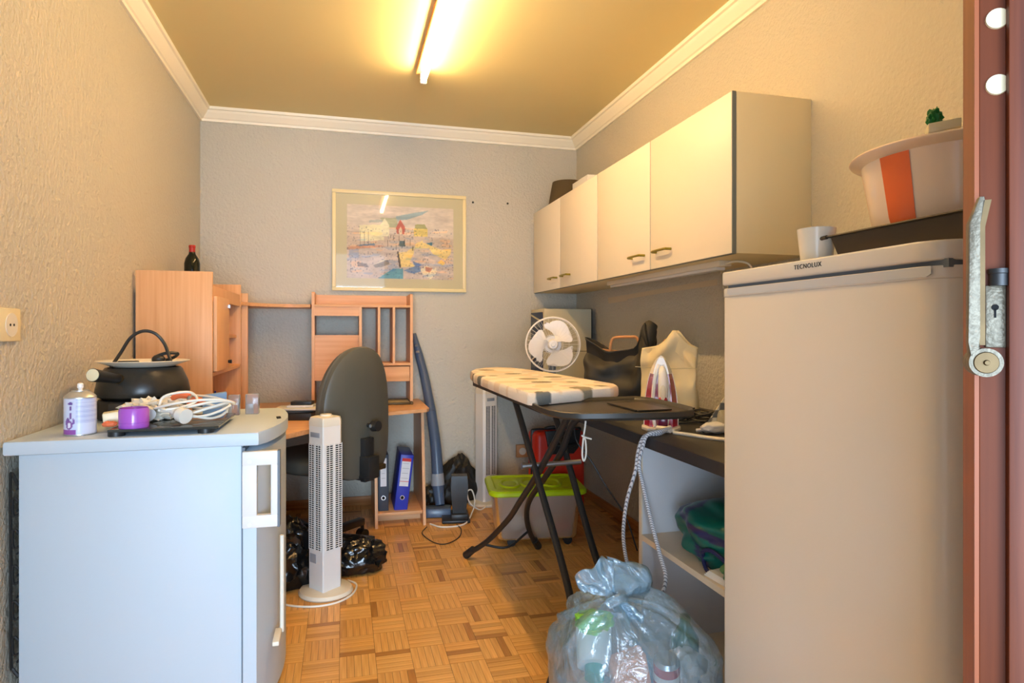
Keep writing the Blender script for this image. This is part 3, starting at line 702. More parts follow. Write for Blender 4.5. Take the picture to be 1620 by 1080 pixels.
cord('fan_cord', [(.02, 2.86, .004), (.055, 2.80, .004), (.035, 2.70, .004), (-.03, 2.632, .004), (-.128, 2.622, .004), (-.235, 2.68, .004), (-.27, 2.80, .004), (-.25, 2.86, .004)], .0042, wht_cord, 'white cord looping in front of the near tower fan base')

# ================================================================ black bin bags
def folds(c, rad, seed, name, label, amp=.32, sub=5, fr=1.5, **kw):
    return solo(name, G().blob(c, rad, amp, fr, sub, seed, .002, True, **kw), binbag, label, 'bin bag')
folds((-.25, 2.88, .12), (.14, .12, .16), 2, 'bin_bag', 'crumpled black bin bag between freezer and near tower fan')
folds((.05, 2.98, .062), (.135, .09, .085), 5, 'bin_bag', 'low crumpled black bin bag right of the near tower fan')
bb = solo('bin_bag', G().blob((.715, 3.985, .12), (.155, .07, .18), .25, 1.2, 5, 9, .002, True, shape=lambda p: Vector((p.x*(1-.45*max(0, p.z)), p.y, p.z))), M('dull_bin_film', (34, 33, 28), .45, bump=.4, bs=14), 'dull black bin bag slumped against the back wall', 'bin bag')
solo('bin_bag', G().blob((.535, 3.95, .05), (.07, .06, .08), .25, 1.4, 4, 12, .002, True), MATS['dull_bin_film'], 'small black bag behind the vacuum cleaner head', 'bin bag')

# ================================================================ stick vacuum and dock
t = thing('stick_vacuum', 'slate blue stick vacuum cleaner leaning against the back wall', 'vacuum cleaner', (.55, 3.78, 0))
path = [Vector(p) for p in ((.557, 3.79, .09), (.553, 3.81, .21), (.545, 3.85, .40), (.525, 3.91, .60), (.495, 3.98, .80), (.463, 4.03, .95), (.435, 4.055, 1.08))]
def seg_tube(i0, i1, r0, r1, m, nm):
    part(nm, G().tube(path[i0:i1+1], lambda u: r0+(r1-r0)*u, 12, 6), m, t)
seg_tube(1, 3, .036, .031, vac_m, 'body'); seg_tube(3, 5, .031, .026, vac_m, 'shaft'); seg_tube(5, 6, .026, .014, vac_m, 'handle')
part('collar', G().cyl((.553, 3.808, .165), (.551, 3.815, .235), .041, .038, seg=20), labelg, t)
part('neck', G().cyl((.560, 3.765, .055), (.553, 3.808, .165), .028, .036, seg=16), vac_m, t)
part('switch', G().obox((.535, 3.865, .50), (.012, 0, 0), (0, .004, -.002), (0, -.004, .02)).obox((.535, 3.87, .455), (.01, 0, 0), (0, .006, 0), (0, 0, .012)), black, t)
part('indicator', G().cyl((.453, 4.0, .96), (.452, 3.998, .97), .012, .011, seg=8).cyl((.447, 4.01, 1.0), (.446, 4.008, 1.01), .010, seg=8), silver, t)
part('floor_head', G().obox((.535, 3.735, .028), (.085, -.012, 0), (.008, .045, 0), (0, .004, .026), .008), vac_m, t)
t = thing('vacuum_dock', 'black upright charging dock on the floor by the vacuum cleaner', 'charging dock', (.64, 3.62, 0), -8)
part('foot', G().box(-.09, .07, -.07, .07, 0, .018, .005).box(-.04, .06, -.06, .05, .012, .05, .008), black, t, True)
part('tower', G().skin([[(x*k+.01, y_*k, z) for x, y_ in ((-.045, -.035), (.045, -.035), (.045, .035), (-.045, .035))] for k, z in ((.85, .045), (.98, .12), (1.1, .2), (1.0, .262))]), black, t, True)
cord('dock_cord', [(.62, 3.53, .0035), (.627, 3.43, .0035), (.588, 3.30, .0035), (.507, 3.22, .0035), (.449, 3.266, .0035), (.412, 3.42, .0035), (.45, 3.53, .0035)], .0026, black, 'thin black cord looping on the parquet before the dock')
cord('white_floor_cord', [(.475, 3.575, .005), (.534, 3.50, .005), (.66, 3.52, .005), (.735, 3.66, .03), (.762, 3.72, .08), (.75, 3.75, .135), (.722, 3.75, .125), (.738, 3.75, .06), (.80, 3.76, .012), (.855, 3.80, .02)], .0045, wht_cord, 'white cord with upright loop beside the charging dock')

# ================================================================ ironing board
t = thing('ironing_board', 'ironing board with dotted pale cover and black iron tray', 'ironing board', (.75, 2.4, 0))
BO = [(.55, 1.875), (.548, 2.0), (.55, 2.4), (.558, 2.75), (.59, 2.99), (.65, 3.16), (.72, 3.26), (.79, 3.29), (.85, 3.22), (.895, 3.05), (.93, 2.7), (.948, 2.35), (.955, 2.12), (.935, 2.05), (.90, 2.01), (.60, 1.865), (.565, 1.845)]
cx, cy = .75, 2.45
dots = [(0.677, 3.028, 0.04), (0.732, 2.721, 0.04), (0.712, 2.412, 0.04), (0.838, 2.488, 0.04), (0.714, 2.246, 0.04), (0.766, 1.983, 0.04), (0.617, 2.625, 0.022), (0.823, 2.217, 0.022), (0.86, 2.035, 0.022)]
def cover(co):
    n = noise.noise(Vector((co.x*9, co.y*9, 2)))
    c = (226, 208, 186) if n > .12 else ((236, 226, 212) if n > -.25 else (214, 200, 190))
    for (dx, dy, rr) in dots:
        if math.hypot(co.x-(dx-cx), co.y-(dy-cy)) < rr: c = (142, 136, 118)
    for a, b, rr in ((.60, 1.865, .034), (.548, 2.62, .04), (.55, 2.80, .035)):
        q = Vector((a-cx, b-cy, -.015))
        if (Vector((co.x, co.y, co.z-.8855))-Vector((a-cx, b-cy, 0))).length < rr: c = (112, 114, 110)
    return lin(c)
g = G(); rings = []
n = len(BO); dense = []
for i in range(n):
    a, b = Vector(BO[i]), Vector(BO[(i+1) % n]); m_ = max(1, int((b-a).length/.007))
    for k in range(m_): dense.append(a.lerp(b, k/m_))
ctr = Vector((cx, cy))
def ins(p, d_):
    q = p-ctr; return ctr+q*(1-d_/max(q.length, .01))
for d_, z in ((.03, .862), (.004, .864), (0, .870), (0, .888), (.003, .897), (.010, .902), (.03, .904)):
    rings.append([(*ins(p, d_), z) for p in dense])
ks = [.85, .7, .55, .4, .25, .1]
full = [ins(p, .03) for p in dense]
for k in [1-j/64 for j in range(1, 64)]:
    rings.append([(*(ctr+(p-ctr)*k), .904) for p in full])
g.skin(rings)
me_t = Matrix.Translation((0, 0, 0))
def cov_world(co): return cover(Vector((co.x-cx, co.y-cy, co.z)))
part('cover', g, vcloth, t, colf=cov_world)
part('under_frame', G().box(.585, .60, 1.85, 2.9, .84, .862).box(.90, .915, 1.85, 2.9, .84, .862).box(.60, .90, 2.58, 2.61, .84, .862).box(.60, .90, 1.99, 2.02, .84, .862), black, t)
tr = [(.565, 1.93), (.553, 1.76), (.556, 1.68), (.575, 1.62), (.62, 1.583), (.75, 1.562), (.883, 1.548), (.945, 1.572), (.982, 1.64), (.99, 1.74), (.988, 1.90), (.96, 1.965), (.60, 1.95)]
tc_ = Vector((.772, 1.76))
def tring(k, z): return [((tc_+(Vector(p)-tc_)*k).x, (tc_+(Vector(p)-tc_)*k).y, z) for p in tr]
g = G().skin([tring(.80, .846), tring(.97, .852), tring(1, .858), tring(1, .871), tring(.985, .873), tring(.955, .870), tring(.93, .862), tring(.6, .861), tring(.2, .861)])
ty = part('iron_tray', g, M('tray_black', (48, 46, 42), .42), t, label='black plastic iron rest')
part('tray_inlay', G().obox((.87, 1.76, .8635), (.055, .005, 0), (.0, .10, 0), (0, 0, .0008)), M('tray_pad', (70, 62, 54), .35), ty)
part('tray_rib', G().obox((.812, 1.76, .8645), (.003, 0, 0), (.0, .10, 0), (0, 0, .0018)).obox((.87, 1.657, .8645), (.055, .005, 0), (0, .003, 0), (0, 0, .0018)), MATS['tray_black'], ty)
def leg(pts): part('leg', G().tube(pts, .0125, 12, 6), black, t)
leg([(.705, 2.70, .86), (.70, 2.57, .80), (.70, 2.27, .56), (.70, 1.95, .295), (.685, 1.86, .215), (.62, 1.79, .11), (.56, 1.74, .022)])
leg([(.865, 2.70, .86), (.86, 2.57, .79), (.85, 2.30, .55), (.85, 2.04, .295), (.865, 1.93, .20), (.89, 1.86, .12), (.92, 1.78, .022)])
leg([(.725, 1.95, .855), (.725, 2.0, .80), (.725, 2.30, .565), (.715, 2.55, .38), (.705, 2.70, .265), (.65, 2.87, .12), (.582, 3.0, .02)])
leg([(.825, 1.95, .86), (.825, 2.21, .75), (.825, 2.34, .62), (.822, 2.55, .47), (.818, 2.75, .33), (.835, 2.86, .22), (.88, 2.95, .11), (.94, 3.03, .02)])
for a, b in (((.600, 2.965, .052), (.573, 3.008, .012)), ((.915, 2.995, .06), (.948, 3.04, .012)), ((.575, 1.755, .045), (.548, 1.728, .012)), ((.912, 1.80, .045), (.926, 1.765, .012))):
    part('rubber_foot', G().cyl(a, b, .017, .019, seg=14), black, t)
part('floor_bar', G().tube([(.63, 2.90, .095), (.74, 2.86, .085), (.86, 2.93, .125)], .006, 8), black, t)
part('cross_bar', G().cyl((.66, 2.30, .583), (.89, 2.30, .587), .010, seg=12), steel, t)
part('cross_cap', G().cyl((.652, 2.30, .583), (.664, 2.30, .583), .013, seg=12), steel, t)
cord('cover_tie', [(.80, 2.02, .862), (.803, 2.03, .78), (.80, 2.04, .73), (.797, 2.045, .67), (.803, 2.045, .645), (.811, 2.045, .67), (.806, 2.04, .72), (.79, 2.03, .735), (.80, 2.03, .73), (.825, 2.03, .722)], .0032, wht_cord, 'white knotted drawstring hanging under the ironing board')

# ================================================================ storage box, red case
t = thing('storage_box', 'frosted storage box on wheels with lime green lid', 'storage box', (.98, 3.22, 0), -8)
def rr(hx, hy, r, z, n=5):
    P = []
    for (sx, sy, a0) in ((1, 1, 0), (-1, 1, 90), (-1, -1, 180), (1, -1, 270)):
        for k in range(n+1):
            a = R(a0+90*k/n); P.append((sx*(hx-r)+r*math.cos(a), sy*(hy-r)+r*math.sin(a), z))
    return P
part('tub', G().skin([rr(.195, .135, .04, .04), rr(.2, .14, .04, .034), rr(.205, .15, .04, .05), rr(.225, .165, .045, .265), rr(.23, .17, .045, .268)], cap1=False), frost, t, True)
lidp = part('lid', G().skin([rr(.245, .185, .05, .262), rr(.252, .192, .055, .268), rr(.252, .192, .055, .284), rr(.245, .185, .05, .292), rr(.22, .16, .045, .294), rr(.21, .15, .04, .286), rr(.1, .06, .03, .286)]), lime, t, True)
g = G()
for sx in (-.13, -.02, .09):
    g.skin([[(sx+.052*k*math.cos(a), .09*k*math.sin(a), z) for a in [2*math.pi*i/24 for i in range(24)]] for k, z in ((1.15, .285), (1.05, .294), (.85, .294), (.7, .288), (.4, .292))], cap0=False)
part('lid_rings', g, lime, lidp, True)
part('clip', G().box(.232, .25, -.03, .05, .235, .27, .004), white2, t, True)
for x in (-.135, .155):
    for y in (-.125, .12): part('wheel', G().cyl((x, y-.012, .023), (x, y+.012, .023), .023, seg=20).cyl((x, y-.015, .023), (x, y+.015, .023), .007, seg=10), black, t, True)
for k, (x, y, z, s_, m, nm, cat) in enumerate(((-.05, -.10, .06, .032, bluep, 'blue toy block inside the frosted box near its left wheel', 'toy'), (.0, -.105, .07, .02, M('toy_yellow', (236, 196, 40), .5), 'small yellow toy inside the frosted box near its left wheel', 'toy'), (.08, -.08, .10, .026, MATS['toy_yellow'], 'yellow toy higher inside the frosted storage box', 'toy'), (.14, -.08, .08, .04, redp, 'red toy behind the right wall of the frosted box', 'toy'), (-.08, -.02, .09, .06, white2, 'white toy heap deep inside the frosted box', 'toy'), (.06, .0, .07, .06, paper, 'pale cloth folded inside the frosted storage box', 'cloth'))):
    p = wm(t) @ Vector((x, y, z))
    solo('toy' if cat == 'toy' else 'folded_cloth', G().blob(p, (s_, s_*.8, s_*.8), .25, 1.6, 3, k+20), m, nm, cat)

t = thing('red_case', 'red hard case with black handle behind the storage box', 'suitcase', (1.25, 3.66, 0), 0)
part('shell', G().box(1.095, 1.41, 3.56, 3.74, .0, .50, .035, 4), redp, t)
part('side_band', G().box(1.09, 1.412, 3.63, 3.66, .01, .508, .01), black, t)
part('handle_plate', G().prism([(1.15, .505), (1.17, .40), (1.20, .365), (1.33, .365), (1.36, .40), (1.375, .505)], 3.545, 3.565, 'Y', .006), black, t)
part('handle', G().tube([(1.19, 3.55, .44), (1.2, 3.53, .425), (1.25, 3.522, .418), (1.3, 3.522, .418), (1.335, 3.53, .425), (1.345, 3.55, .44)], .011, 10).tube([(1.17, 3.64, .5), (1.19, 3.62, .515), (1.26, 3.61, .52), (1.33, 3.62, .515), (1.35, 3.64, .5)], .009, 8), black, t)

# ================================================================ worktop, shelf unit and things on it
t = thing('worktop', 'long charcoal worktop along the right wall', 'worktop', (1.25, 2.7, .71))
part('slab', G().box(.957, XR, 1.297, YB, .715, .75, .002), top_m, t)
part('front_edge', G().box(.953, .957, 1.297, YB, .713, .749), top_e, t)
part('wall_batten', G().box(XR-.03, XR, 1.95, YB, .68, .715), cab_side, t)
t = thing('shelf_unit', 'white open shelf unit under the worktop beside the fridge', 'shelf unit', (1.25, 1.6, 0))
for y in (1.918, 1.30): part('side_panel', G().box(.962, 1.50, y, y+.018, 0, .713), unit_m, t); part('edge_band', G().box(.957, .962, y, y+.018, 0, .713), unit_e, t)
part('back_panel', G().box(1.50, 1.51, 1.30, 1.936, 0, .713), unit_m, t)
part('shelf', G().box(.962, 1.50, 1.318, 1.918, .40, .418), unit_e, t); part('edge_band', G().box(.957, .962, 1.318, 1.918, .40, .418), unit_e, t)
part('bottom_board', G().box(.962, 1.50, 1.318, 1.918, .04, .058), unit_e, t)

t = thing('sports_bag', 'dark green nylon bag with navy trim on the unit shelf', 'bag', (1.12, 1.66, .418))
def nyl(co):
    q = co.y+.10*co.x*4; c = (14, 100, 88)
    if abs(co.y+.55*co.x-.08) < .022 or abs(co.y-.6*co.z-.02) < .014 or abs(co.z-.035-.12*co.y) < .010: c = (36, 40, 88)
    return lin(c)
part('bag', G().blob((1.17, 1.62, .492), (.19, .22, .088), .2, 1.4, 6, 4, .419, shape=lambda p: Vector([math.copysign(abs(c)**.75, c) for c in p])), vcs, t, colf=lambda co: nyl(co-Vector((1.17, 1.62, .492))))
part('bag_opening', G().tube([(.992, 1.60, .45), (.975, 1.575, .475), (.972, 1.53, .492), (.985, 1.49, .478), (1.0, 1.475, .452), (.99, 1.50, .43), (.978, 1.55, .425), (.988, 1.59, .435), (.992, 1.60, .45)], .006, 8), navy, t)
solo('folded_green_cloth', G().blob((1.03, 1.44, .455), (.07, .08, .034), .25, 1.5, 4, 8, .44), sage, 'sage green folded cloth beside the green bag on the shelf', 'cloth')
g = G()
for k in range(4): g.obox((1.02, 1.46-.004*k, .4215+k*.0052), (.05, .01*k*.3, 0), (-.006, .09, 0), (0, 0, .0023))
solo('paper_stack', g, paper, 'stack of white papers under the green cloth on the shelf', 'papers')

# beige computer case with blue front
t = thing('computer_case', 'beige computer tower with navy front in the far worktop corner', 'computer', (1.36, 3.88, .75))
part('case', G().box(1.205, 1.52, 3.74, 4.02, .752, 1.235, .004), pcm, t)
part('side_seam', G().box(1.20, 1.523, 3.7385, 3.741, .968, .971).box(1.519, 1.524, 3.738, 4.02, .752, 1.236), text_m, t)
fr_ = part('front_panel', G().box(1.197, 1.205, 3.76, 4.0, .77, 1.215, .002), navyp, t)
part('drive_bay', G().box(1.192, 1.197, 3.79, 3.97, 1.12, 1.155).box(1.192, 1.197, 3.79, 3.97, 1.06, 1.07).box(1.192, 1.197, 3.80, 3.83, .86, 1.0).box(1.192, 1.197, 3.9, 3.97, .86, .88), gask, fr_)
part('front_ribs', G().obox((1.194, 3.88, 1.18), (.002, 0, 0), (0, .1, .02), (0, -.001, .005)).obox((1.194, 3.88, 1.03), (.002, 0, 0), (0, .1, -.03), (0, .001, .005)).obox((1.194, 3.9, .93), (.002, 0, 0), (0, .08, -.03), (0, .001, .005)), pcm, fr_)

# desk fan
t = thing('desk_fan', 'round white desk fan behind the ironing board', 'fan', (1.06, 3.14, .75), -14)
part('base', G().lathe([(0, 0), (.09, 0), (.092, .008), (.07, .022), (.025, .035), (.02, .12), (.022, .2), (0, .21)], (0, .06, .0), 32), gask, t, True)
part('motor', G().cyl((0, .02, .275), (0, .11, .275), .045, .038, seg=24), fanw, t, True)
part('hub', G().cyl((0, -.018, .275), (0, .01, .275), .022, .03, seg=24).cyl((0, -.028, .275), (0, -.018, .275), .010, .012, seg=16), fanw, t, True)
for k in range(3):
    a0 = R(-78+120*k)
    def bl(u, v, a0=a0):
        r_ = .02+.110*u; half = .16+.80*math.sin(min(1, u*1.12)*math.pi*.55)*(1-.35*max(0, u-.7)/.3)
        a = a0+(v-.5)*2*half+.5*u
        if u > .8: r_ -= .035*((v-.5)*2)**2*(u-.8)/.2
        return (r_*math.cos(a), -.004+.022*(v-.5), .275+r_*math.sin(a))
    part('blade', G().grid(bl, 14, 12, .002), fanw, t, True)
g = G(); n = 40
def ringt(r_, y, th): g.tube([(r_*math.cos(2*math.pi*i/n), y, .275+r_*math.sin(2*math.pi*i/n)) for i in range(n+1)], th, 6, 1, cap=False)
ringt(.142, -.005, .004)
part('guard_ring', g, fanw, t, True)
g = G(); ringt(.138, .03, .0015); ringt(.09, .045, .0012); ringt(.05, .05, .0012)
for k in range(40):
    a = 2*math.pi*k/40; c, s_ = math.cos(a), math.sin(a)
    g.tube([(.141*c, -.003, .275+.141*s_), (.138*c, .03, .275+.138*s_), (.045*c, .05, .275+.045*s_)], .0008, 4, 1, False)
part('rear_guard', g, fanw, t, True)
g = G()
ringt(.05, -.035, .001)
for k in range(32):
    a = 2*math.pi*k/32; c, s_ = math.cos(a), math.sin(a)
    g.tube([(.141*c, -.005, .275+.141*s_), (.12*c, -.028, .275+.12*s_), (.02*c, -.036, .275+.02*s_)], .00045, 4, 1, False)
part('front_guard', g, fanw, t, True)

# black tote
def tote(name, label, loc, rz, W, D, H, mat_, topf, n=(48, 36), bulge=.35, seed=0, wr_=.012):
    t = thing(name, label, 'bag', loc, rz)
    nu, nv = 72, 40
    def f(u, v):
        a = 2*math.pi*u; c, s_ = math.cos(a), math.sin(a)
        k = 1-bulge*v**1.3
        x = W/2*math.copysign(abs(c)**.55, c)*(1-.06*v); y = D/2*math.copysign(abs(s_)**.55, s_)*k
        nz = noise.noise(Vector((x*9+seed, y*9, v*3.2)))
        return (x+nz*wr_*v, y+nz*wr_*1.6*math.sin(v*2.6)+wr_*2.2*noise.noise(Vector((x*14, seed, v*4)))*v, v*topf(x/(W/2), y)*H)
    g = G(); rings = []
    for j in range(nv+1): rings.append([f(i/nu, j/nv) for i in range(nu)])
    inner = [[(x*.975, y*.93, z-.002) for x, y, z in rings[-1]], [(x*.95, y*.7, z-H*.25) for x, y, z in rings[-1]]]
    g.skin(rings+inner, cap1=False)
    part('bag_body', g, mat_, t, True, angle=180)
    return t
t = tote('black_tote', 'slouching black leather tote with tan handles on the worktop', (1.25, 2.70, .75), -38, .35, .16, .385, toteb,
         lambda x, y: .66+.16*x*x*(x < 0)+.34*math.exp(-((x-.72)/.2)**2)+.02*math.sin(5*x), seed=3, wr_=.03)
part('handle', G().tube([(-.07, .035, .20), (-.065, .037, .27), (-.055, .037, .305), (-.03, .037, .315), (.03, .035, .317), (.06, .035, .313), (.075, .035, .27)], .0065, 8), leather, t, True, label='tan leather strap handle')
part('handle', G().tube([(.13, .05, .22), (.17, .05, .27), (.19, .05, .30), (.20, .05, .27), (.185, .05, .2)], .008, 8), leather, t, True, label='tan leather strap handle')
part('lining_edge', G().tube([(-.165, -.01, .285), (-.14, .03, .262), (-.08, .05, .252), (0, .055, .245)], .006, 8), leather, t, True)
part('fold_ridge', G().tube([(.10, -.075, .12), (.115, -.06, .2), (.12, -.04, .28), (.13, -.03, .35), (.145, -.02, .378)], lambda u: .012+.026*math.sin(u*2.6), 12), toteb, t, True)
t = tote('canvas_bag', 'cream canvas bag standing behind the iron', (1.275, 2.31, .75), -42, .235, .12, .345, canvas,
         lambda x, y: .84+.17*math.exp(-((x-.3)/.3)**2)-.10*max(0, x-.55)-.05*max(0, -x), bulge=.75, seed=11, wr_=.02)
part('seam', G().tube([(-.12, -.068, .20), (0, -.058, .195), (.12, -.05, .20)], .0015, 6), canvas2, t, True)

# iron, standing on its heel
t = thing('steam_iron', 'cherry and white steam iron standing upright on the worktop', 'iron', (1.065, 1.985, .75), -28)
def sole(z):      # half width of the soleplate outline at height z
    u = max(0, (z-.012)/.245); return .058*max(0, 1-u**2.3)**.62+.001
def band(y0, y1, k0, k1, z0=.010, z1=.257, n=26):
    g = G(); L, Rr = [], []
    rings = []
    for i in range(n+1):
        z = z0+(z1-z0)*i/n; w0, w1 = sole(z)*k0, sole(z)*k1
        rings.append([(-w0, y0, z), (w0, y0, z), (w1, y1, z), (-w1, y1, z)])
    return g.skin(rings)
part('soleplate', band(.052, .046, 1.0, 1.0), steel, t, True)
part('skirt', band(.046, .036, 1.03, 1.0), ironw, t, True)
part('shell', band(.036, -.012, .97, .66, .010, .238), cherry, t, True, angle=60)
part('nose_cap', band(.034, -.014, 1.0, .7, .195, .252), ironw, t, True)
part('heel', G().prism([(-.066, .05), (-.066, .0), (-.045, -.05), (.045, -.05), (.066, .0), (.066, .05)], 0, .012, bev=.003), ironw, t, True)
hh = part('handle', G().tube([(.003, -.014, .215), (.005, -.036, .20), (.006, -.046, .165), (.006, -.048, .125), (.006, -.044, .10)], lambda u: .010+.006*math.sin(u*2.6), 16), ironw, t, True)
for sx in (-1, 1):
    part('side_band', G().tube([(sx*.006, -.014, .228), (sx*.018, -.019, .19), (sx*.026, -.019, .13), (sx*.027, -.019, .07), (sx*.020, -.020, .014)], .0065 if sx < 0 else .004, 10), ironw, t, True)
part('handle_foot', G().tube([(.006, -.044, .10), (.006, -.040, .06), (.004, -.03, .02)], .017, 14), cherry, t, True)
part('spray_button', G().blob((.006, -.068, .135), (.010, .006, .026), 0, sub=3), cream, hh, True)
part('dial', G().cyl((.006, -.055, .108), (.006, -.066, .104), .016, .013, seg=20), cherry, hh, True)
part('water_window', G().prism([(-.010, .02), (.022, .02), (.021, .065), (-.009, .065)], -.060, -.052, 'Y', .003), M('plum_window', (92, 22, 60), .15), t, True)
part('cord_exit', G().cyl((-.012, -.055, .012), (.03, -.085, .014), .012, .010, seg=14), ironw, t, True)
p = wm(t) @ Vector((.02, -.08, .014))
def braid(pts, label):
    return cord('iron_cord', pts, .0062, rope_m, label)
rope_m = M('braid', (214, 216, 222), .8)
nt = rope_m.node_tree; wv = nt.nodes.new('ShaderNodeTexWave'); wv.inputs['Scale'].default_value = 60; wv.bands_direction = 'DIAGONAL'
tc = nt.nodes.new('ShaderNodeTexCoord'); rp = nt.nodes.new('ShaderNodeValToRGB'); rp.color_ramp.elements[0].color = lin((120, 122, 132)); rp.color_ramp.elements[0].position = .1; rp.color_ramp.elements[1].color = lin((228, 230, 236)); rp.color_ramp.elements[1].position = .35
nt.links.new(tc.outputs['Object'], wv.inputs[0]); nt.links.new(wv.outputs[0], rp.inputs[0]); nt.links.new(rp.outputs[0], nt.nodes['Principled BSDF'].inputs['Base Color'])
solo('iron_cord', G().tube([(1.045, 1.905, .765), (1.0, 1.875, .757), (.955, 1.875, .755), (.938, 1.88, .735), (.935, 1.90, .69), (.935, 1.918, .629), (.932, 1.975, .519), (.93, 2.0, .405), (.93, 1.98, .325), (.93, 1.93, .276), (.93, 1.85, .24), (.93, 1.78, .26), (.935, 1.732, .303), (.935, 1.714, .359), (.935, 1.746, .406), (.935, 1.799, .486), (.935, 1.859, .591), (.935, 1.89, .655), (.937, 1.868, .72), (.95, 1.862, .757), (1.0, 1.862, .769), (1.05, 1.895, .774)], .0062, 10, 8), rope_m, 'white braided iron cord hanging in a long loop over the worktop edge', 'cord')
cord('white_counter_cord', [(1.06, 1.89, .756), (1.09, 1.83, .756), (1.115, 1.77, .756), (1.16, 1.71, .756), (1.25, 1.62, .756)], .006, wht_cord, 'plain white cord lying on the worktop right of the iron')
g = G()
for k in range(16):
    pts = []; c0 = Vector((1.17+rng.random()*.22, 1.96+rng.random()*.18, .753))
    a = rng.random()*6
    for i in range(7):
        a += rng.uniform(.5, 1.5); pts.append(c0+Vector((math.cos(a)*.07, math.sin(a)*.06, .004+rng.random()*.045)))
    g.tube(pts, .0034, 6, 4)
solo('cable_tangle', g, black, 'tangle of thin black cables on the worktop behind the iron', 'cables')
cord('hanging_cord', [(1.12, 2.2, .754), (1.0, 2.30, .755), (.955, 2.42, .754), (.946, 2.50, .735), (.947, 2.52, .70), (.95, 2.5, .63), (1.0, 2.46, .55), (1.05, 2.42, .45), (1.10, 2.35, .35), (1.13, 2.3, .22)], .0032, black, 'thin black cord hanging down from the worktop edge')
t = thing('handset', 'white rounded handset lying on the worktop by the cables', 'handset', (1.2, 1.86, .75))
part('body', G().blob((1.20, 1.86, .772), (.055, .028, .02), .15, 2, 4, 2, .7505), white2, t)
part('prongs', G().cyl((1.15, 1.90, .758), (1.18, 1.875, .765), .006, seg=8), white2, t)
g = G()
def chk(co):
    a = int(math.floor((co.x*.8+co.y*.6)/.021)); b = int(math.floor(co.z/.026))
    return lin((226, 216, 190) if (a+b) % 2 else (104, 106, 104))
def towel(u, v):
    z = .225*v; w_ = (1-v*.55)
    return ((u-.5)*.30*w_+.05*v, .02*math.sin(u*9+v*3)+.03*math.sin(u*4)*(1-v), z)
t = thing('checked_towel', 'grey and cream checked tea towel draped beside the fridge', 'towel', (1.27, 1.78, .752), -40)
part('cloth', G().grid(towel, 90, 80, .004), vcloth, t, True, colf=chk, angle=180)
solo('cream_whisk_bag', G().blob((1.235, 1.865, .80), (.028, .03, .045), .2, 2, 4, 30, .7515), canvas2, 'small pale crumpled bag at the foot of the checked towel', 'bag')

# ================================================================ wall cabinets
YS = [1.835, 2.413, 2.985, 3.555, 4.09]
def cabinet(y0, ym, y1, label):
    t = thing('wall_cabinet', label, 'cabinet', (1.4, (y0+y1)/2, 1.352), 0, 'wall cabinets in a row')
    part('carcass', G().box(1.262, XR, y0, y1, 1.352, 1.890, .001), cab_side, t)
    for a, b, hy in ((y0, ym, ym-.115), (ym, y1, ym+.11)):
        d_ = part('door', G().box(1.244, 1.262, a+.003, b-.003, 1.352, 1.889, .0015), cab_front, t)
        part('edge_strip', G().box(1.246, 1.260, a-.0002, a+.004, 1.350, 1.890).box(1.246, 1.260, b-.004, b+.0002, 1.350, 1.890).box(1.246, 1.260, a, b, 1.3495, 1.3535), cab_edge, d_)
        part('door_handle', G().tube([(1.244, hy-.06, 1.417), (1.226, hy-.058, 1.417), (1.220, hy-.045, 1.418), (1.220, hy+.045, 1.418), (1.226, hy+.058, 1.417), (1.244, hy+.06, 1.417)], .0052, 8), brass, d_)
    return t
cabinet(YS[0], YS[1], YS[2], 'near wall cabinet with two cream doors and grey side')
cabinet(YS[2], YS[3], YS[4], 'far wall cabinet with two cream doors in the corner')
t = thing('under_cabinet_light', 'slim white strip light fixed under the wall cabinets', 'light', (1.35, 2.55, 1.325))
part('housing', G().box(1.325, 1.375, 2.03, 3.05, 1.330, 1.352, .003), cream, t); part('diffuser', G().box(1.33, 1.37, 2.06, 3.02, 1.318, 1.331, .004), white2, t)
cord('strip_light_cord', [(1.35, 2.03, 1.34), (1.36, 1.97, 1.342), (1.38, 1.93, 1.325), (1.385, 1.92, 1.28), (1.39, 1.90, 1.20), (1.42, 1.85, 1.12)], .004, wht_cord, 'white cord curving down from the under-cabinet light')
t = thing('lamp_shade', 'brown drum lamp shade on top of the far cabinet', 'lamp shade', (1.40, 3.86, 1.890))
part('shade', G().lathe([(.125, 0), (.095, .165), (.092, .165), (.122, 0), (.125, 0)], seg=40, cap=False), lampsh, t, True)
part('shade_top', G().lathe([(0, .158), (.094, .158), (.094, .16), (0, .16)], seg=40), lampsh, t, True)
t = thing('white_carton', 'small white carton on top of the far wall cabinet', 'box', (1.38, 3.42, 1.890))
part('carton', G().box(1.31, 1.46, 3.28, 3.52, 1.8905, 1.965, .002), white2, t); part('slot', G().box(1.3085, 1.311, 3.34, 3.46, 1.92, 1.93), text_m, t)

# ================================================================ tall fridge at the right
t = thing('fridge', 'tall off-white fridge standing at right front beside the worktop', 'fridge', (1.2, 1.01, 0))
Y0_, Y1_ = .722, 1.293
def fr_poly(x, y0, y1, r0=.05, r1=.012, xb=1.50):
    P = [(xb, y0), (x+r0, y0)]
    for k in range(1, 7): a = R(90*k/6); P.append((x+r0-r0*math.sin(a), y0+r0-r0*math.cos(a)))
    for k in range(0, 4): a = R(90*k/3); P.append((x+r1-r1*math.cos(a), y1-r1+r1*math.sin(a)))
    return P+[(xb, y1)]
part('body', G().box(.90, 1.50, Y0_+.004, Y1_-.002, .03, 1.19, .004), fridge_m, t)
part('top_lid', G().prism(fr_poly(.846, Y0_, Y1_), 1.197, 1.2275, bev=.004), fridge_m, t)
d_ = part('door', G().prism(fr_poly(.850, Y0_, Y1_-.002, xb=.895), .06, 1.170, bev=.001), fridge_m, t)
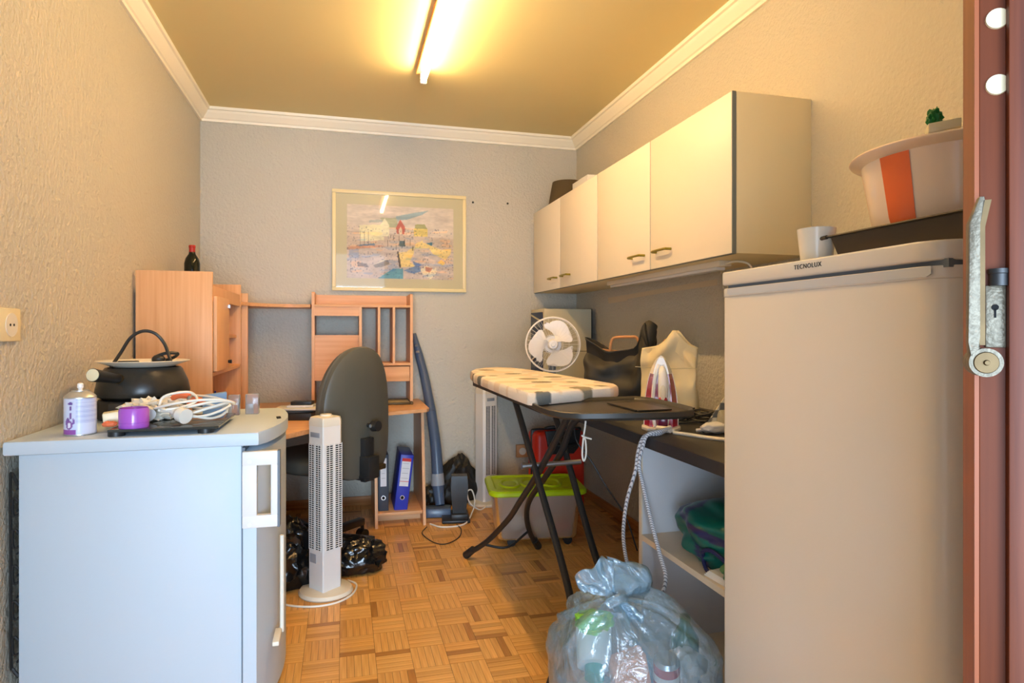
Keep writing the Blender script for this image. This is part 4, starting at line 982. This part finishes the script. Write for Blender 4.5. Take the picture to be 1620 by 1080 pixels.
part('door_top_band', G().prism(fr_poly(.8485, Y0_, Y1_-.002, xb=.895), 1.170, 1.1895, bev=.0015), fridge_m, d_)
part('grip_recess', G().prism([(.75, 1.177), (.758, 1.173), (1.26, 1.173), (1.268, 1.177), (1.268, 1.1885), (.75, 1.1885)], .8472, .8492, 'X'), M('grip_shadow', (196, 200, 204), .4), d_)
part('gap', G().box(.86, .895, Y0_+.01, Y1_-.01, 1.186, 1.199), gask, t)
part('hinge_pin', G().cyl((.88, .742, 1.186), (.88, .742, 1.199), .005, seg=10), steel, t)
part('gasket', G().box(.894, .901, Y0_+.01, Y1_-.01, .06, 1.19), gask, t)
for x in (.93, 1.46):
    for y in (.77, 1.24): part('foot', G().cyl((x, y, 0), (x, y, .032), .018, seg=12), black, t)
fc = bpy.data.curves.new('lettering', 'FONT'); fc.body = 'TECNOLUX'; fc.size = .0125; fc.extrude = .0004; fc.align_x = 'CENTER'; fc.align_y = 'CENTER'; fc.space_character = 1.15
fo = bpy.data.objects.new('tmp', fc); COL.objects.link(fo)
dg = bpy.context.evaluated_depsgraph_get(); me = bpy.data.meshes.new_from_object(fo.evaluated_get(dg)); bpy.data.objects.remove(fo)
me.transform(Matrix.Translation((.8455, 1.008, 1.2145)) @ Matrix(((0, 0, -1, 0), (-1, 0, 0, 0), (0, 1, 0, 0), (0, 0, 0, 1))))
me.transform(wm(t).inverted()); me.name = 'brand_lettering'; me.materials.clear(); me.materials.append(text_m)
o = bpy.data.objects.new('brand_lettering', me); COL.objects.link(o); o.parent = t

FT = 1.2275
solo('white_cup', G().lathe([(0, 0), (.029, 0), (.036, .068), (.034, .068), (.027, .003), (0, .003)], (.915, 1.065, FT), 32), plate_m, 'small white cup on the fridge by the dark tray', 'cup')
t = thing('baking_tray', 'dark brown tray resting on the fridge top', 'tray', (1.1, .84, FT))
def tr4(x0, x1, y0, y1, z): return [(x0, y0, z), (x1, y0, z), (x1, y1, z), (x0, y1, z)]
part('tray', G().skin([tr4(.912, 1.28, .70, 1.0, FT), tr4(.905, 1.285, .69, 1.015, FT+.043), tr4(.898, 1.29, .68, 1.03, FT+.045), tr4(.90, 1.288, .682, 1.028, FT+.0475), tr4(.91, 1.28, .70, 1.01, FT+.045), tr4(.918, 1.272, .71, 1.0, FT+.035)]), M('tray_brown', (62, 54, 44), .5), t, smooth=False)
part('lip', G().tube([(.900, 1.02, FT+.045), (.902, 1.038, FT+.044), (.904, 1.048, FT+.036)], .004, 8), MATS['tray_brown'], t)
TZ2 = FT+.035
t = thing('plastic_basin', 'white plastic basin with orange stripes on the fridge tray', 'basin', (1.095, .895, TZ2+.001))
def bas(r): return [(.135, 0), (.15, .006), (.158, .03), (.17, .10), (.176, .135), (.196, .143), (.198, .146), (.196, .149), (.174, .145), (.166, .10), (.154, .03), (.145, .01), (0, .008)]
part('bowl', G().lathe([(0, 0)]+bas(0), seg=64, sy=.92), basin, t, True)
for a0 in (R(183), R(262), R(120), R(40), R(-30)):
    n = 8; wd = .22
    rg = [[(((r_+.0012)*math.cos(a0+wd*(i/n-.5)*2*.8), (r_+.0012)*.92*math.sin(a0+wd*(i/n-.5)*2*.8), z)) for i in range(n+1)] for r_, z in ((.151, .008), (.158, .03), (.164, .065), (.170, .10), (.176, .134))]
    part('stripe', G().skin(rg, close=False), orange, t, True, label='orange stripe')
t = thing('soap_dish', 'cream dish with green scrap perched on the basin rim', 'dish', (.94, .812, TZ2+.15))
sz = TZ2+.1515
part('dish', G().obox((.945, .815, sz+.008), (.017, -.015, .002), (.012, .014, 0), (0, 0, .008), .002), ivory, t)
part('green_scrap', G().blob((.936, .822, sz+.026), (.012, .011, .016), .5, 2.4, 3, 6), greenp, t)

# ================================================================ blue rubbish bag with its contents
c = Vector((.73, 1.50, 0)); K = Vector((.635, 1.415, .448))
t = thing('blue_rubbish_bag', 'knotted translucent pale blue bag of rubbish on the floor', 'rubbish bag', (c.x, c.y, 0))
g = G()
vs = bmesh.ops.create_icosphere(g.bm, subdivisions=6, radius=1)['verts']
for v in vs:
    p = Vector([math.copysign(abs(q)**.82, q) for q in v.co])
    P = Vector((c.x+.222*p.x, c.y+.19*p.y, .215+(.235 if p.z > 0 else .214)*p.z))
    d = P-K; R0 = d.length; a = math.atan2(d.z*1.2+d.y*.6, d.x)
    n = noise.noise(P*7+Vector((3, 1, 7)))*.016+noise.noise(P*18)*.006
    pl = abs(noise.noise(Vector((a*4.2, 3.3, R0*1.5))))*.055*math.exp(-R0/.16)-abs(noise.noise(Vector((a*2.2+9, 1.3, R0*2))))*.03
    P += (P-Vector((c.x, c.y, .2))).normalized()*(n+pl*(1 if P.z > .08 else 0))
    P += (K-P)*.42*math.exp(-(R0/.085)**2)
    P.z -= .07*max(0, P.x-c.x)/.2*max(0, P.z-.2)/.2
    P.z = max(.001, P.z); P.x = min(P.x, .952); v.co = P
part('bag_film', g, bluefilm, t, angle=180)
Ux = Vector((.966, -.258, 0)); Nx = Vector((-.40, -.90, .15)).normalized()
def fan(f0, f1, rad, amp, fq, lean, seed, sc_=.22):
    def f(u, v):
        a = R(f0+(f1-f0)*u); rr_ = rad*(.12+.88*v)*(1-sc_*abs(2*u-1)**2.5+.12*math.sin(u*9+seed))
        return K+Ux*math.cos(a)*rr_+Vector((0, 0, 1))*math.sin(a)*rr_+Nx*(amp*math.sin(u*fq+seed)*v*rad*6+lean*v)+Vector((noise.noise(Vector((u*6, v*4, seed)))*.008*v,)*3)
    return G().grid(f, 40, 16, .0008)
part('bag_ear', fan(92, 174, .10, .02, 12, -.015, 1), bluefilm, t, angle=180)
part('bag_ear', fan(-28, 104, .092, .014, 12, -.06, 4, .06), bluefilm, t, angle=180)
part('bag_ear', fan(-62, -20, .075, .02, 8, .03, 2), bluefilm, t, angle=180)
part('knot', G().tube([K+Vector(q) for q in ((-.02, -.01, -.01), (.0, -.028, .008), (.018, -.012, .0), (.006, .012, -.008), (-.015, 0, .006))], .012, 10), bluefilm, t)
def canobj(p, d, m, label):
    p, d = Vector(p), Vector(d).normalized(); t = thing('drink_can', label, 'can', p)
    part('can', G().cyl(p, p+d*.10, .032, seg=28), m, t); part('can_end', G().cyl(p+d*.10, p+d*.11, .032, .026, seg=28), silver, t); part('can_base', G().cyl(p-d*.006, p, .027, .032, seg=28), silver, t)
    part('can_band', G().cyl(p+d*.055, p+d*.075, .0324, seg=28), paper, t)
canobj((.765, 1.40, .20), (-.12, -.25, 1), canr, 'red drink can upright inside the blue rubbish bag')
canobj((.62, 1.42, .12), (1, -.1, .1), canr, 'red drink can lying inside the blue rubbish bag')
t = thing('milk_bottle', 'white plastic bottle with teal cap inside the blue bag', 'bottle', (.60, 1.46, .25))
part('body', G().cyl((.615, 1.50, .36), (.585, 1.42, .285), .045, .042, seg=24), white2, t); part('cap', G().cyl((.585, 1.42, .285), (.575, 1.397, .268), .023, .023, seg=24), teal, t)
solo('food_carton', G().obox((.665, 1.40, .275), (.045, .0, .01), (0, .02, .004), (-.01, -.004, .04), .006), M('carton_orange', (236, 150, 96), .6), 'peach orange carton in the middle of the blue bag', 'carton')
solo('green_packet', G().blob((.60, 1.46, .375), (.05, .035, .026), .3, 2, 4, 14), M('packet_green', (120, 196, 60), .4), 'light green packet near the top left of the blue bag', 'packet')
solo('white_tub', G().lathe([(0, 0), (.03, 0), (.045, .05), (.047, .052), (0, .052)], (.60, 1.44, .175), 28), white2, 'white plastic tub low inside the blue rubbish bag', 'tub')
solo('white_wrapper', G().blob((.84, 1.44, .24), (.05, .04, .045), .35, 2, 4, 15), paper, 'crumpled white paper inside the right of the blue bag', 'paper')
solo('green_bottle', G().lathe([(0, 0), (.034, 0), (.036, .01), (.036, .09), (.013, .13), (.013, .15), (0, .15)], (.875, 1.50, .19), 24), M('leaf_green', (40, 140, 70), .2, trans=.4), 'green bottle at the right side of the blue bag', 'bottle')
solo('navy_packet', G().obox((.85, 1.43, .15), (.04, 0, .02), (0, .02, 0), (-.01, 0, .035), .01), navy, 'navy packet low right inside the blue bag', 'packet')
solo('plum_packet', G().blob((.68, 1.42, .19), (.05, .035, .035), .3, 2, 4, 17), M('plum', (130, 40, 70), .4), 'plum coloured wrapper under the carton in the blue bag', 'wrapper')
